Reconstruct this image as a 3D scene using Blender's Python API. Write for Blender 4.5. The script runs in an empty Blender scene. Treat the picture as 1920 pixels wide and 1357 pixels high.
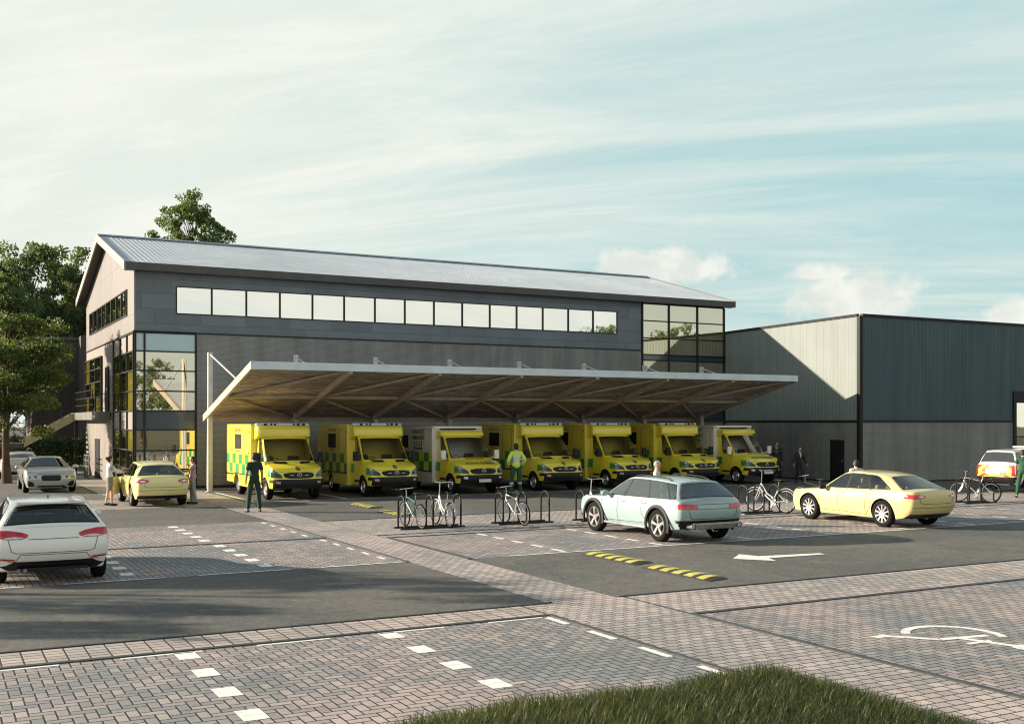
import bpy, bmesh, math, random
from mathutils import Vector, Matrix, geometry
from mathutils.bvhtree import BVHTree
R = math.radians
random.seed(7)
scene = bpy.context.scene
COL = scene.collection

# ---------------------------------------------------------------- materials
def new_mat(name):
    m = bpy.data.materials.new(name); m.use_nodes = True
    nt = m.node_tree
    return m, nt, nt.nodes['Principled BSDF']

class X:
    """tiny node-expression helper"""
    def __init__(s, nt): s.nt = nt
    def n(s, t, **k):
        nd = s.nt.nodes.new(t)
        for a, b in k.items(): setattr(nd, a, b)
        return nd
    def put(s, sock, v):
        if hasattr(v, 'default_value') or hasattr(v, 'is_linked'): s.nt.links.new(v, sock)
        else: sock.default_value = v
    def m(s, op, a, b=0.0, c=0.0, clamp=False):
        nd = s.n('ShaderNodeMath', operation=op, use_clamp=clamp)
        s.put(nd.inputs[0], a); s.put(nd.inputs[1], b); s.put(nd.inputs[2], c)
        return nd.outputs[0]
    def v(s, op, a, b=(0, 0, 0), sc=None):
        nd = s.n('ShaderNodeVectorMath', operation=op)
        s.put(nd.inputs[0], a); s.put(nd.inputs[1], b)
        if sc is not None: s.put(nd.inputs['Scale'], sc)
        return nd.outputs['Value'] if op in ('DOT_PRODUCT', 'LENGTH') else nd.outputs[0]
    def mix(s, f, a, b, bt='MIX'):
        nd = s.n('ShaderNodeMix', data_type='RGBA', blend_type=bt)
        s.put(nd.inputs[0], f); s.put(nd.inputs[6], a); s.put(nd.inputs[7], b)
        return nd.outputs[2]
    def noise(s, vec, scale, detail=4, rough=.5, dist=0, col=False):
        nd = s.n('ShaderNodeTexNoise')
        s.put(nd.inputs['Vector'], vec); nd.inputs['Scale'].default_value = scale
        nd.inputs['Detail'].default_value = detail; nd.inputs['Roughness'].default_value = rough
        nd.inputs['Distortion'].default_value = dist
        return nd.outputs['Color' if col else 'Fac']
    def ramp(s, f, lo, hi, a=0.0, b=1.0, smooth=True):
        nd = s.n('ShaderNodeMapRange', interpolation_type='SMOOTHSTEP' if smooth else 'LINEAR')
        s.put(nd.inputs[0], f)
        for i, q in enumerate((lo, hi, a, b)): nd.inputs[1+i].default_value = q
        return nd.outputs[0]
    def pos(s): return s.n('ShaderNodeNewGeometry').outputs['Position']
    def obj(s): return s.n('ShaderNodeTexCoord').outputs['Object']
    def sep(s, v):
        nd = s.n('ShaderNodeSeparateXYZ'); s.put(nd.inputs[0], v); return nd.outputs
    def comb(s, x, y, z):
        nd = s.n('ShaderNodeCombineXYZ')
        for i, q in enumerate((x, y, z)): s.put(nd.inputs[i], q)
        return nd.outputs[0]
    def bump(s, h, st, dist=.01):
        nd = s.n('ShaderNodeBump'); s.put(nd.inputs['Height'], h)
        nd.inputs['Strength'].default_value = st; nd.inputs['Distance'].default_value = dist
        return nd.outputs[0]

def c4(c): return (c[0], c[1], c[2], 1)

def pm(name, col, rough=.5, metal=0., var=0., vs=3., spec=None, coat=0., bump=0., bs=60., stretch=None):
    m, nt, b = new_mat(name)
    b.inputs['Base Color'].default_value = c4(col); b.inputs['Roughness'].default_value = rough
    b.inputs['Metallic'].default_value = metal
    if spec is not None: b.inputs['Specular IOR Level'].default_value = spec
    if coat: b.inputs['Coat Weight'].default_value = coat; b.inputs['Coat Roughness'].default_value = .06
    x = X(nt)
    if var:
        p = x.obj()
        if stretch: p = x.v('MULTIPLY', p, stretch)
        f = x.noise(p, vs, 6, .6)
        f = x.ramp(f, .3, .7)
        lo = tuple(q*(1-var) for q in col); hi = tuple(min(1, q*(1+var)) for q in col)
        nt.links.new(x.mix(f, c4(lo), c4(hi)), b.inputs['Base Color'])
        r = x.m('MULTIPLY_ADD', f, rough*.25, rough*.88)
        nt.links.new(r, b.inputs['Roughness'])
    if bump:
        nt.links.new(x.bump(x.noise(x.obj(), bs, 5, .6), bump), b.inputs['Normal'])
    return m

def glass_mat(name, tint=(.02, .025, .03), refl=.5, trans=0., rough=.02, rcol=(.95, .97, .96), wav=0.0):
    """coated glazing: a constant share of mirror reflection over a tinted see-through or dark body"""
    m, nt, b = new_mat(name); x = X(nt)
    out = nt.nodes['Material Output']; nt.nodes.remove(b)
    gl = x.n('ShaderNodeBsdfGlossy'); gl.inputs['Roughness'].default_value = rough; gl.inputs['Color'].default_value = c4(rcol)
    if wav:
        nt.links.new(x.bump(x.noise(x.obj(), .9, 2), wav, .02), gl.inputs['Normal'])
    df = x.n('ShaderNodeBsdfDiffuse'); df.inputs['Color'].default_value = c4(tint)
    under = df.outputs[0]
    if trans:
        tr = x.n('ShaderNodeBsdfTransparent'); tr.inputs['Color'].default_value = (trans, trans, trans, 1)
        mx = x.n('ShaderNodeMixShader'); mx.inputs[0].default_value = .92
        nt.links.new(df.outputs[0], mx.inputs[1]); nt.links.new(tr.outputs[0], mx.inputs[2]); under = mx.outputs[0]
    fr = x.n('ShaderNodeFresnel'); fr.inputs['IOR'].default_value = 1.5
    fac = x.m('ADD', fr.outputs[0], refl, clamp=True)
    mx = x.n('ShaderNodeMixShader'); nt.links.new(fac, mx.inputs[0])
    nt.links.new(under, mx.inputs[1]); nt.links.new(gl.outputs[0], mx.inputs[2])
    nt.links.new(mx.outputs[0], out.inputs['Surface'])
    return m

def paint(name, col, flake=.0, rough=.3):
    m, nt, b = new_mat(name); x = X(nt)
    f = x.noise(x.obj(), 1.3, 4)
    lo = tuple(q*.94 for q in col)
    nt.links.new(x.mix(f, c4(lo), c4(col)), b.inputs['Base Color'])
    dust = x.ramp(x.sep(x.obj())[2], .15, .75, .12, 0.)
    nt.links.new(x.m('ADD', dust, rough), b.inputs['Roughness'])
    b.inputs['Coat Weight'].default_value = .8; b.inputs['Coat Roughness'].default_value = .04
    b.inputs['Metallic'].default_value = flake
    return m

# ground materials
def asphalt_mat():
    m, nt, b = new_mat('asphalt'); x = X(nt); p = x.pos()
    big = x.noise(p, .30, 7, .68, .8); mid = x.noise(p, 2.2, 6, .65); fine = x.noise(p, 32, 5, .8); gr = x.noise(p, 11, 7, .85, .4)
    a = x.mix(x.ramp(big, .35, .65), (.066, .074, .075, 1), (.135, .125, .110, 1))
    a = x.mix(x.ramp(mid, .3, .75, 0, .5), a, (.075, .08, .078, 1))
    a = x.mix(x.ramp(fine, .54, .70, 0, .75), a, (.30, .27, .23, 1))
    a = x.mix(x.ramp(gr, .46, .30, 0, .8), a, (.025, .026, .026, 1))
    g6 = x.noise(p, 6.0, 9, .92, .3)
    a = x.mix(x.ramp(g6, .52, .64, 0, .7), a, (.24, .22, .19, 1))
    a = x.mix(x.ramp(g6, .48, .38, 0, .75), a, (.028, .03, .03, 1))
    # hairline cracks
    vo = x.n('ShaderNodeTexVoronoi', feature='DISTANCE_TO_EDGE'); vo.inputs['Scale'].default_value = 1.1
    nt.links.new(x.v('ADD', p, x.v('SCALE', x.noise(p, 3, 5, .6, 0, True), sc=.9)), vo.inputs['Vector'])
    cr = x.m('MULTIPLY', x.ramp(vo.outputs[0], .012, .0), x.ramp(x.noise(p, .6, 3), .48, .62))
    a = x.mix(x.m('MULTIPLY', cr, .75), a, (.02, .02, .02, 1))
    nt.links.new(a, b.inputs['Base Color'])
    nt.links.new(x.ramp(mid, .3, .7, .75, .95), b.inputs['Roughness'])
    h = x.m('ADD', fine, x.m('MULTIPLY', gr, 1.5))
    nt.links.new(x.bump(h, .7, .012), b.inputs['Normal'])
    return m

def tone(x, p, idv, base):
    wn = x.n('ShaderNodeTexWhiteNoise', noise_dimensions='3D'); x.put(wn.inputs['Vector'], idv)
    r = wn.outputs['Value']; wc = x.sep(wn.outputs['Color'])
    big = x.noise(p, .33, 4, .6, .6); b2 = x.noise(x.v('ADD', p, (31, 7, 0)), .5, 3, .5)
    A, B, C = base
    k = x.ramp(x.m('ADD', x.m('MULTIPLY', r, .16), x.m('MULTIPLY', big, .92)), .38, .72)
    a = x.mix(k, A, B)
    a = x.mix(x.m('MULTIPLY', x.ramp(wc[1], .78, 1.), x.ramp(b2, .35, .7, .05, .6)), a, C)
    v = x.m('MULTIPLY_ADD', wc[0], .20, .90)
    return x.v('SCALE', a, sc=v)

def herring_mat(name, cell, base, joint=.045, jc=(.03, .03, .032, 1)):
    m, nt, b = new_mat(name); x = X(nt); p = x.pos(); s = x.sep(p)
    u = x.m('DIVIDE', s[0], cell); v = x.m('DIVIDE', s[1], cell)
    i = x.m('FLOOR', u); j = x.m('FLOOR', v); fu = x.m('SUBTRACT', u, i); fv = x.m('SUBTRACT', v, j)
    k = x.m('FLOORED_MODULO', x.m('SUBTRACT', i, j), 4.0)
    def eq(q): return x.m('COMPARE', k, float(q), .1)
    def near(f, e):   # 1 at joint
        return e, f
    big = 9.0
    dl = x.m('MULTIPLY_ADD', eq(1), big, fu)
    dr = x.m('MULTIPLY_ADD', eq(0), big, x.m('SUBTRACT', 1.0, fu))
    db = x.m('MULTIPLY_ADD', eq(2), big, fv)
    dt = x.m('MULTIPLY_ADD', eq(3), big, x.m('SUBTRACT', 1.0, fv))
    d = x.m('MINIMUM', x.m('MINIMUM', dl, dr), x.m('MINIMUM', db, dt))
    wob = x.m('MULTIPLY', x.m('SUBTRACT', x.noise(p, 25, 2), .5), .05)
    d = x.m('ADD', d, wob)
    jt = x.ramp(d, joint*.55, joint*1.5)
    ii = x.m('SUBTRACT', i, eq(1)); jj = x.m('SUBTRACT', j, eq(2))
    jj = x.m('ADD', jj, 0.0)
    idv = x.comb(ii, jj, x.m('GREATER_THAN', k, 1.5))
    a = tone(x, p, idv, base)
    fine = x.noise(p, 60, 5, .7)
    a = x.mix(x.ramp(fine, .45, .75, 0, .35), a, (.09, .085, .08, 1))
    dirt = x.ramp(x.noise(p, .9, 6, .65), .45, .75, 0, .35)
    a = x.mix(dirt, a, (.13, .125, .115, 1))
    a = x.mix(x.ramp(x.noise(x.v('MULTIPLY', p, (1.6, .5, 1)), 1.4, 4, .6), .64, .76, 0, .5), a, (.07, .068, .066, 1))
    a = x.mix(jt, jc, a)
    nt.links.new(a, b.inputs['Base Color']); b.inputs['Roughness'].default_value = .82
    h = x.m('ADD', x.m('MULTIPLY', jt, 1.0), x.m('MULTIPLY', fine, .15))
    nt.links.new(x.bump(h, .8, .012), b.inputs['Normal'])
    return m

def sett_mat(name, w, h, base, off=.5, mort=.008, rot=0, jc=(.028, .026, .025, 1)):
    m, nt, b = new_mat(name); x = X(nt); p = x.pos(); s = x.sep(p)
    a_, b_ = (s[0], s[1]) if not rot else (s[1], s[0])
    v = x.m('DIVIDE', b_, h); j = x.m('FLOOR', v); fv = x.m('SUBTRACT', v, j)
    u = x.m('ADD', x.m('DIVIDE', a_, w), x.m('MULTIPLY', x.m('FLOORED_MODULO', j, 2.0), off))
    i = x.m('FLOOR', u); fu = x.m('SUBTRACT', u, i)
    du = x.m('MULTIPLY', x.m('MINIMUM', fu, x.m('SUBTRACT', 1.0, fu)), w)
    dv = x.m('MULTIPLY', x.m('MINIMUM', fv, x.m('SUBTRACT', 1.0, fv)), h)
    d = x.m('ADD', x.m('MINIMUM', du, dv), x.m('MULTIPLY', x.m('SUBTRACT', x.noise(p, 25, 2), .5), .006))
    jt = x.ramp(d, mort*.4, mort*1.3)
    a = tone(x, p, x.comb(i, j, 3.0), base)
    fine = x.noise(p, 55, 5, .7)
    a = x.mix(x.ramp(fine, .45, .75, 0, .3), a, (.15, .13, .115, 1))
    a = x.mix(x.ramp(x.noise(p, .8, 6, .65), .45, .75, 0, .3), a, (.18, .165, .15, 1))
    a = x.mix(jt, jc, a)
    nt.links.new(a, b.inputs['Base Color']); b.inputs['Roughness'].default_value = .85
    nt.links.new(x.bump(x.m('ADD', jt, x.m('MULTIPLY', fine, .15)), .8, .012), b.inputs['Normal'])
    return m

def line_paint_mat():
    m, nt, b = new_mat('road_paint'); x = X(nt); p = x.pos()
    w = x.ramp(x.noise(p, 9, 6, .75), .3, .62); f = x.noise(p, 50, 4, .7)
    a = x.mix(w, (.55, .54, .52, 1), (.84, .83, .79, 1))
    a = x.mix(x.ramp(f, .62, .78, 0, .5), a, (.25, .24, .22, 1))
    nt.links.new(a, b.inputs['Base Color']); b.inputs['Roughness'].default_value = .7
    nt.links.new(x.bump(f, .3, .005), b.inputs['Normal'])
    return m

def panel_mat(name, col, w=1.9, h=.62, axis=0, var=.12, rough=.42, metal=.25):
    """flat cladding boards with fine open joints, axis 0 = laid along x, 1 = along y"""
    m, nt, b = new_mat(name); x = X(nt); p = x.pos(); s = x.sep(p)
    v = x.m('DIVIDE', s[2], h); j = x.m('FLOOR', v); fv = x.m('SUBTRACT', v, j)
    u = x.m('ADD', x.m('DIVIDE', s[axis], w), x.m('MULTIPLY', x.m('FLOORED_MODULO', j, 3.0), .37))
    i = x.m('FLOOR', u); fu = x.m('SUBTRACT', u, i)
    d = x.m('MINIMUM', x.m('MULTIPLY', x.m('MINIMUM', fu, x.m('SUBTRACT', 1.0, fu)), w), x.m('MULTIPLY', x.m('MINIMUM', fv, x.m('SUBTRACT', 1.0, fv)), h))
    jt = x.ramp(d, .006, .014)
    wn = x.n('ShaderNodeTexWhiteNoise', noise_dimensions='3D'); x.put(wn.inputs['Vector'], x.comb(i, j, 1.0))
    vv = x.m('MULTIPLY_ADD', wn.outputs['Value'], var*2, 1-var)
    vv = x.m('MULTIPLY', vv, x.ramp(x.noise(x.v('MULTIPLY', p, (1, 1, .25)), .8, 5, .6), .3, .7, .9, 1.08))
    a = x.v('SCALE', c4(col)[:3], sc=vv)
    a = x.mix(jt, c4(tuple(q*.70 for q in col)), a)
    nt.links.new(a, b.inputs['Base Color']); b.inputs['Roughness'].default_value = rough; b.inputs['Metallic'].default_value = metal
    nt.links.new(x.bump(jt, .5, .01), b.inputs['Normal'])
    return m

def sheet_mat(name, col, rough=.4, metal=.35, streak=.18):
    m, nt, b = new_mat(name); x = X(nt); p = x.pos()
    st = x.noise(x.v('MULTIPLY', p, (1.5, 1.5, .12)), 1.2, 6, .65)
    bl = x.noise(p, .25, 4, .6)
    v = x.m('MULTIPLY', x.ramp(st, .3, .7, 1-streak, 1+streak), x.ramp(bl, .3, .7, .92, 1.08))
    nt.links.new(x.v('SCALE', c4(col)[:3], sc=v), b.inputs['Base Color'])
    nt.links.new(x.ramp(st, .3, .7, rough+.08, rough-.05), b.inputs['Roughness'])
    b.inputs['Metallic'].default_value = metal
    return m

def soffit_mat():
    m, nt, b = new_mat('brown_deck'); x = X(nt); p = x.pos(); s = x.sep(p)
    v = x.m('DIVIDE', s[1], .21); j = x.m('FLOOR', v); fv = x.m('SUBTRACT', v, j)
    jt = x.ramp(x.m('MINIMUM', fv, x.m('SUBTRACT', 1.0, fv)), .02, .09)
    q = x.v('ADD', x.v('MULTIPLY', p, (.45, 2.6, 2.6)), x.comb(x.m('MULTIPLY', j, 3.7), 0., 0.))
    g = x.noise(q, 3.2, 6, .65, 1.6)
    a = x.mix(x.ramp(g, .36, .64), (.20, .16, .155, 1), (.62, .52, .51, 1))
    wn = x.n('ShaderNodeTexWhiteNoise', noise_dimensions='1D'); x.put(wn.inputs['W'], j)
    a = x.v('SCALE', a, sc=x.m('MULTIPLY_ADD', wn.outputs['Value'], .4, .8))
    a = x.mix(jt, (.06, .04, .03, 1), a)
    nt.links.new(a, b.inputs['Base Color']); b.inputs['Roughness'].default_value = .6
    nt.links.new(x.bump(jt, .6, .02), b.inputs['Normal'])
    return m

def leaf_mat(name, dark, light, tr=.35):
    m, nt, b = new_mat(name); x = X(nt); out = nt.nodes['Material Output']
    g = x.n('ShaderNodeNewGeometry'); r = g.outputs['Random Per Island']
    n = x.noise(x.pos(), .35, 3)
    f = x.m('ADD', x.m('MULTIPLY', r, .6), x.ramp(n, .35, .65, 0, .5), clamp=True)
    c = x.mix(f, c4(dark), c4(light))
    if name == 'grass_blades': c = x.mix(x.ramp(r, .88, .92, 0, .8), c, (.17, .15, .055, 1))
    nt.links.new(c, b.inputs['Base Color']); b.inputs['Roughness'].default_value = .55
    t = x.n('ShaderNodeBsdfTranslucent'); nt.links.new(x.mix(.5, c, (.35, .4, .04, 1), 'ADD'), t.inputs['Color'])
    mx = x.n('ShaderNodeMixShader'); mx.inputs[0].default_value = tr
    nt.links.new(b.outputs[0], mx.inputs[1]); nt.links.new(t.outputs[0], mx.inputs[2]); nt.links.new(mx.outputs[0], out.inputs['Surface'])
    return m

class MatDict(dict):
    def __getitem__(s, k): return dict.__getitem__(s, k) if isinstance(k, str) else k
MT = MatDict()
PINK = ((.235, .225, .225, 1), (.40, .315, .285, 1), (.46, .38, .30, 1))
MT['asphalt'] = asphalt_mat()
MT['bays'] = herring_mat('herringbone_blocks', .118, ((.20, .215, .23, 1), (.385, .315, .30, 1), (.46, .39, .31, 1)), joint=.07, jc=(.014, .014, .015, 1))
MT['path'] = sett_mat('path_setts', .205, .15, ((.29, .28, .275, 1), (.46, .385, .36, 1), (.50, .42, .36, 1)), .5, .011)
MT['band'] = sett_mat('band_setts', .24, .155, ((.32, .29, .28, 1), (.44, .365, .34, 1), (.48, .42, .36, 1)), 0., .012)
MT['kerb'] = pm('kerb_concrete', (.045, .05, .053), .9, var=.35, vs=6, bump=.4, bs=40)
MT['kerb_light'] = pm('pale_kerb', (.30, .29, .28), .85, var=.2, vs=6, bump=.3, bs=40)
MT['road_paint'] = line_paint_mat()
MT['verge'] = pm('soil', (.035, .04, .018), .95, var=.5, vs=1.5, bump=.6, bs=20)
MT['panel_f'] = panel_mat('grey_boards_shaded', (.125, .15, .172), axis=0, metal=.1)  # same boards as the gable, front shade painted in as a darker tone
MT['panel_g'] = panel_mat('grey_boards_sunlit', (.225, .205, .20), w=1.4, h=2.4, axis=1, var=.04, metal=0)  # same boards as the front, sunlight painted in as a lighter tone
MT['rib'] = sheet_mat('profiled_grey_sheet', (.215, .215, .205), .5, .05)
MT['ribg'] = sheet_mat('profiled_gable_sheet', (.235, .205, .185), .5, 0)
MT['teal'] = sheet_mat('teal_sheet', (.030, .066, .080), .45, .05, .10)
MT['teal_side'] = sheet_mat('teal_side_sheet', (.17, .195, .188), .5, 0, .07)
MT['roof'] = sheet_mat('zinc_roof', (.42, .47, .525), .8, .0, .08)
MT['fascia'] = pm('fascia_dark', (.065, .062, .06), .5, var=.2, vs=2)
MT['bargeboard'] = pm('verge_trim', (.30, .28, .27), .5, var=.12, vs=2)
MT['soffit'] = pm('soffit_dark', (.07, .05, .045), .6, var=.2, vs=2)
MT['black'] = pm('black_trim', (.012, .012, .013), .5, spec=.25, var=.25, vs=3)
MT['frame'] = pm('dark_frame', (.014, .014, .016), .45, spec=.3, var=.2, vs=4)
MT['spandrel'] = glass_mat('spandrel_glass', (.03, .05, .065), .03, rough=.12)
MT['spandrel_pale'] = glass_mat('pale_spandrel_glass', (.28, .42, .46), .12, rough=.1)
MT['mirror'] = glass_mat('coated_window_glass', (.02, .025, .025), .86, rough=.015, rcol=(1, .985, .95), wav=.02)
MT['curtain'] = glass_mat('curtain_glass', (.13, .095, .04), .56, rough=.015, rcol=(.98, .95, .80), wav=.03)  # brown body, warmed to paint in golden-brown tree reflections
MT['gable_glass'] = glass_mat('gable_glass', (.40, .34, .05), .36, rough=.015, rcol=(.95, .92, .62), wav=.03)  # yellow-green body tint stands in for reflections of trees
MT['white_steel'] = pm('white_steel', (.50, .48, .455), .45, var=.1, vs=3)
MT['tan_steel'] = pm('tan_steel', (.44, .365, .30), .5, var=.15, vs=3)
MT['pale_edge'] = pm('pale_blue_fascia', (.60, .68, .72), .35, .2, var=.08, vs=1.5)
MT['deck'] = soffit_mat()
MT['bark'] = pm('bark', (.085, .058, .04), .95, var=.5, vs=5, bump=.9, bs=14, stretch=(1, 1, .25))
MT['leaf_dark'] = leaf_mat('leaves_dark', (.018, .045, .02), (.085, .13, .04), .25)
MT['leaf_mid'] = leaf_mat('leaves_mid', (.03, .065, .02), (.10, .16, .04), .28)
MT['leaf_bright'] = leaf_mat('leaves_bright', (.010, .032, .009), (.060, .105, .02), .25)
MT['grass'] = leaf_mat('grass_blades', (.008, .020, .006), (.042, .060, .014), .22)
MT['tyre'] = pm('tyre_rubber', (.010, .010, .010), .9, spec=.15, var=.3, vs=8)
MT['alloy'] = pm('alloy', (.62, .62, .62), .28, .85, var=.08, vs=6)
MT['chrome'] = pm('chrome', (.75, .75, .75), .12, 1.)
MT['plastic'] = pm('black_plastic', (.012, .012, .013), .5, spec=.3, var=.2, vs=5)
MT['arch'] = pm('wheel_well', (.008, .008, .008), .9)
MT['car_glass'] = glass_mat('car_glass', (.012, .014, .016), .06, trans=.80, rough=.01)
MT['car_glass_dark'] = glass_mat('car_glass_dark', (.01, .014, .018), .12, trans=.25, rough=.01)
MT['van_glass'] = glass_mat('van_windscreen', (.03, .035, .02), .10, trans=.80, rough=.01)
MT['skid'] = pm('brushed_skid_plate', (.42, .38, .33), .38, .8, var=.15, vs=12)
MT['bike_rim'] = pm('cycle_rim', (.32, .32, .32), .35, .6)
MT['car_glass_bright'] = glass_mat('car_glass_bright', (.012, .014, .016), .20, trans=.80, rough=.01)
MT['seat'] = pm('seat_fabric', (.055, .055, .06), .8, var=.2, vs=9)
MT['seat_tan'] = pm('seat_tan', (.30, .25, .20), .7, var=.2, vs=9)
MT['red_lamp'] = pm('red_lens', (.50, .015, .03), .12, coat=1., var=.25, vs=14)
MT['clear_lamp'] = pm('clear_lens', (.62, .64, .66), .1, .3, coat=1., var=.25, vs=18)
MT['dark_lamp'] = glass_mat('headlight_glass', (.012, .028, .034), .06, rough=.05)
MT['amber'] = pm('amber_lens', (.50, .26, .14), .2, coat=1.)
MT['blue_lens'] = pm('blue_lens', (.03, .05, .14), .15, coat=1.)
MT['lightbar'] = pm('lightbar_clear', (.55, .60, .66), .2, coat=1., var=.1, vs=8)
MT['amb_yellow'] = paint('ambulance_yellow', (.84, .70, .06), 0, .28)
MT['amb_box'] = paint('box_body_yellow', (.82, .68, .08), 0, .34)
MT['amb_white'] = paint('box_body_white', (.82, .80, .77), 0, .36)
MT['amb_green'] = pm('reflective_green', (.03, .27, .07), .4, coat=.4, var=.1, vs=4)
MT['amb_lime'] = pm('reflective_yellow', (.66, .70, .10), .4, coat=.4, var=.1, vs=4)
MT['orange_text'] = pm('orange_lettering', (.60, .25, .06), .5)
MT['dark_text'] = pm('dark_lettering', (.05, .06, .05), .5)
MT['grey_text'] = pm('grey_lettering', (.16, .16, .15), .5)
MT['plate_white'] = pm('number_plate', (.70, .68, .60), .4, var=.1, vs=20)
MT['red_tape'] = pm('red_reflective', (.62, .05, .03), .4, coat=.4, var=.1, vs=5)
MT['yel_tape'] = pm('yellow_reflective', (.75, .62, .05), .4, coat=.4, var=.1, vs=5)
MT['hump_yellow'] = pm('hump_yellow', (.50, .46, .09), .65, var=.3, vs=14)
MT['hump_black'] = pm('hump_rubber', (.03, .026, .028), .8, var=.3, vs=10)
MT['skin_l'] = pm('skin_light', (.50, .30, .22), .55, var=.08, vs=20)
MT['skin_d'] = pm('skin_tan', (.36, .20, .14), .55, var=.08, vs=20)
MT['hair'] = pm('dark_hair', (.015, .012, .011), .6, var=.3, vs=40)
MT['hair_grey'] = pm('grey_hair', (.30, .27, .25), .6, var=.2, vs=40)
MT['shoe'] = pm('black_leather', (.015, .014, .014), .45)
MT['brick_wall'] = pm('dark_brick', (.10, .075, .065), .9, var=.35, vs=6, bump=.5, bs=25)
MT['far_wall'] = panel_mat('far_concrete', (.09, .075, .068), w=1.2, h=3.0, axis=0, var=.08, rough=.8, metal=0)
MT['stair_panel'] = pm('stair_side_panel', (.38, .36, .20), .5, var=.15, vs=2)
MT['landing_edge'] = pm('landing_edge', (.11, .11, .10), .6, var=.2, vs=2)
MT['hedge'] = leaf_mat('hedge_leaves', (.015, .035, .015), (.05, .09, .03), .2)

# ---------------------------------------------------------------- mesh builder
class MB:
    def __init__(s): s.v = []; s.f = []; s.m = []; s.mi = 0
    def at(s, mi): s.mi = mi; return s
    def face(s, *pts):
        b = len(s.v); s.v += [tuple(p) for p in pts]; s.f.append(tuple(range(b, b+len(pts)))); s.m.append(s.mi); return s
    def add(s, vs, fs):
        b = len(s.v); s.v += [tuple(p) for p in vs]
        for f in fs: s.f.append(tuple(b+i for i in f)); s.m.append(s.mi)
        return s
    def box(s, x0, x1, y0, y1, z0, z1, M=None):
        vs = [Vector(p) for p in ((x0, y0, z0), (x1, y0, z0), (x1, y1, z0), (x0, y1, z0), (x0, y0, z1), (x1, y0, z1), (x1, y1, z1), (x0, y1, z1))]
        if M: vs = [M @ p for p in vs]
        return s.add(vs, ((0, 3, 2, 1), (4, 5, 6, 7), (0, 1, 5, 4), (1, 2, 6, 5), (2, 3, 7, 6), (3, 0, 4, 7)))
    def cbox(s, c, d, M=None):
        return s.box(c[0]-d[0]/2, c[0]+d[0]/2, c[1]-d[1]/2, c[1]+d[1]/2, c[2]-d[2]/2, c[2]+d[2]/2, M)
    def bar(s, a, b, w, h, up=(0, 0, 1)):
        """rectangular bar between two points"""
        a = Vector(a); b = Vector(b); d = (b-a); L = d.length; d.normalize()
        sx = d.cross(Vector(up)); sx.normalize(); sz = sx.cross(d)
        vs = []
        for q in (a, b):
            for (i, j) in ((-1, -1), (1, -1), (1, 1), (-1, 1)): vs.append(q+sx*(i*w/2)+sz*(j*h/2))
        return s.add(vs, ((0, 1, 2, 3), (7, 6, 5, 4), (0, 4, 5, 1), (1, 5, 6, 2), (2, 6, 7, 3), (3, 7, 4, 0)))
    def tube(s, pts, r, n=8, cap=True):
        """tube through points, r scalar or list"""
        pts = [Vector(p) for p in pts]; rs = r if isinstance(r, (list, tuple)) else [r]*len(pts)
        rings = []; prev = None
        for i, p in enumerate(pts):
            if i == 0: d = pts[1]-pts[0]
            elif i == len(pts)-1: d = pts[-1]-pts[-2]
            else: d = (pts[i+1]-pts[i]).normalized()+(pts[i]-pts[i-1]).normalized()
            if d.length < 1e-7: d = Vector((0, 0, 1))
            d.normalize()
            if prev is None:
                a = Vector((0, 0, 1)) if abs(d.z) < .9 else Vector((1, 0, 0))
                u = d.cross(a).normalized()
            else:
                u = prev-d*prev.dot(d)
                u = u.normalized() if u.length > 1e-6 else d.orthogonal().normalized()
            prev = u; w = d.cross(u)
            rings.append([p+(u*math.cos(t)+w*math.sin(t))*rs[i] for t in (2*math.pi*k/n for k in range(n))])
        vs = [q for g in rings for q in g]; fs = []
        for i in range(len(pts)-1):
            for k in range(n):
                fs.append((i*n+k, i*n+(k+1) % n, (i+1)*n+(k+1) % n, (i+1)*n+k))
        if cap: fs.append(tuple(range(n))[::-1]); fs.append(tuple((len(pts)-1)*n+k for k in range(n)))
        return s.add(vs, fs)
    def lathe(s, prof, n=24, axis='Z', c=(0, 0, 0), closed=False):
        """prof: list of (radius, height)"""
        vs = []; fs = []; m = len(prof)
        for k in range(n):
            t = 2*math.pi*k/n; cs, sn = math.cos(t), math.sin(t)
            for (r, h) in prof:
                p = (r*cs, r*sn, h) if axis == 'Z' else ((h, r*cs, r*sn) if axis == 'X' else (r*sn, h, r*cs))
                vs.append((p[0]+c[0], p[1]+c[1], p[2]+c[2]))
        mm = m if closed else m-1
        for k in range(n):
            for i in range(mm):
                a = k*m+i; b_ = k*m+(i+1) % m; c_ = ((k+1) % n)*m+(i+1) % m; d = ((k+1) % n)*m+i
                fs.append((a, b_, c_, d))
        return s.add(vs, fs)
    def ball(s, c, r, n=12, m=8):
        if not isinstance(r, (tuple, list)): r = (r, r, r)
        vs = [(c[0], c[1], c[2]+r[2])]; fs = []
        for i in range(1, m):
            a = math.pi*i/m
            for k in range(n):
                t = 2*math.pi*k/n
                vs.append((c[0]+r[0]*math.sin(a)*math.cos(t), c[1]+r[1]*math.sin(a)*math.sin(t), c[2]+r[2]*math.cos(a)))
        vs.append((c[0], c[1], c[2]-r[2])); L = len(vs)-1
        for k in range(n): fs.append((0, 1+k, 1+(k+1) % n))
        for i in range(m-2):
            for k in range(n): fs.append((1+i*n+k, 1+(i+1)*n+k, 1+(i+1)*n+(k+1) % n, 1+i*n+(k+1) % n))
        for k in range(n): fs.append((L, 1+(m-2)*n+(k+1) % n, 1+(m-2)*n+k))
        return s.add(vs, fs)
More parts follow.
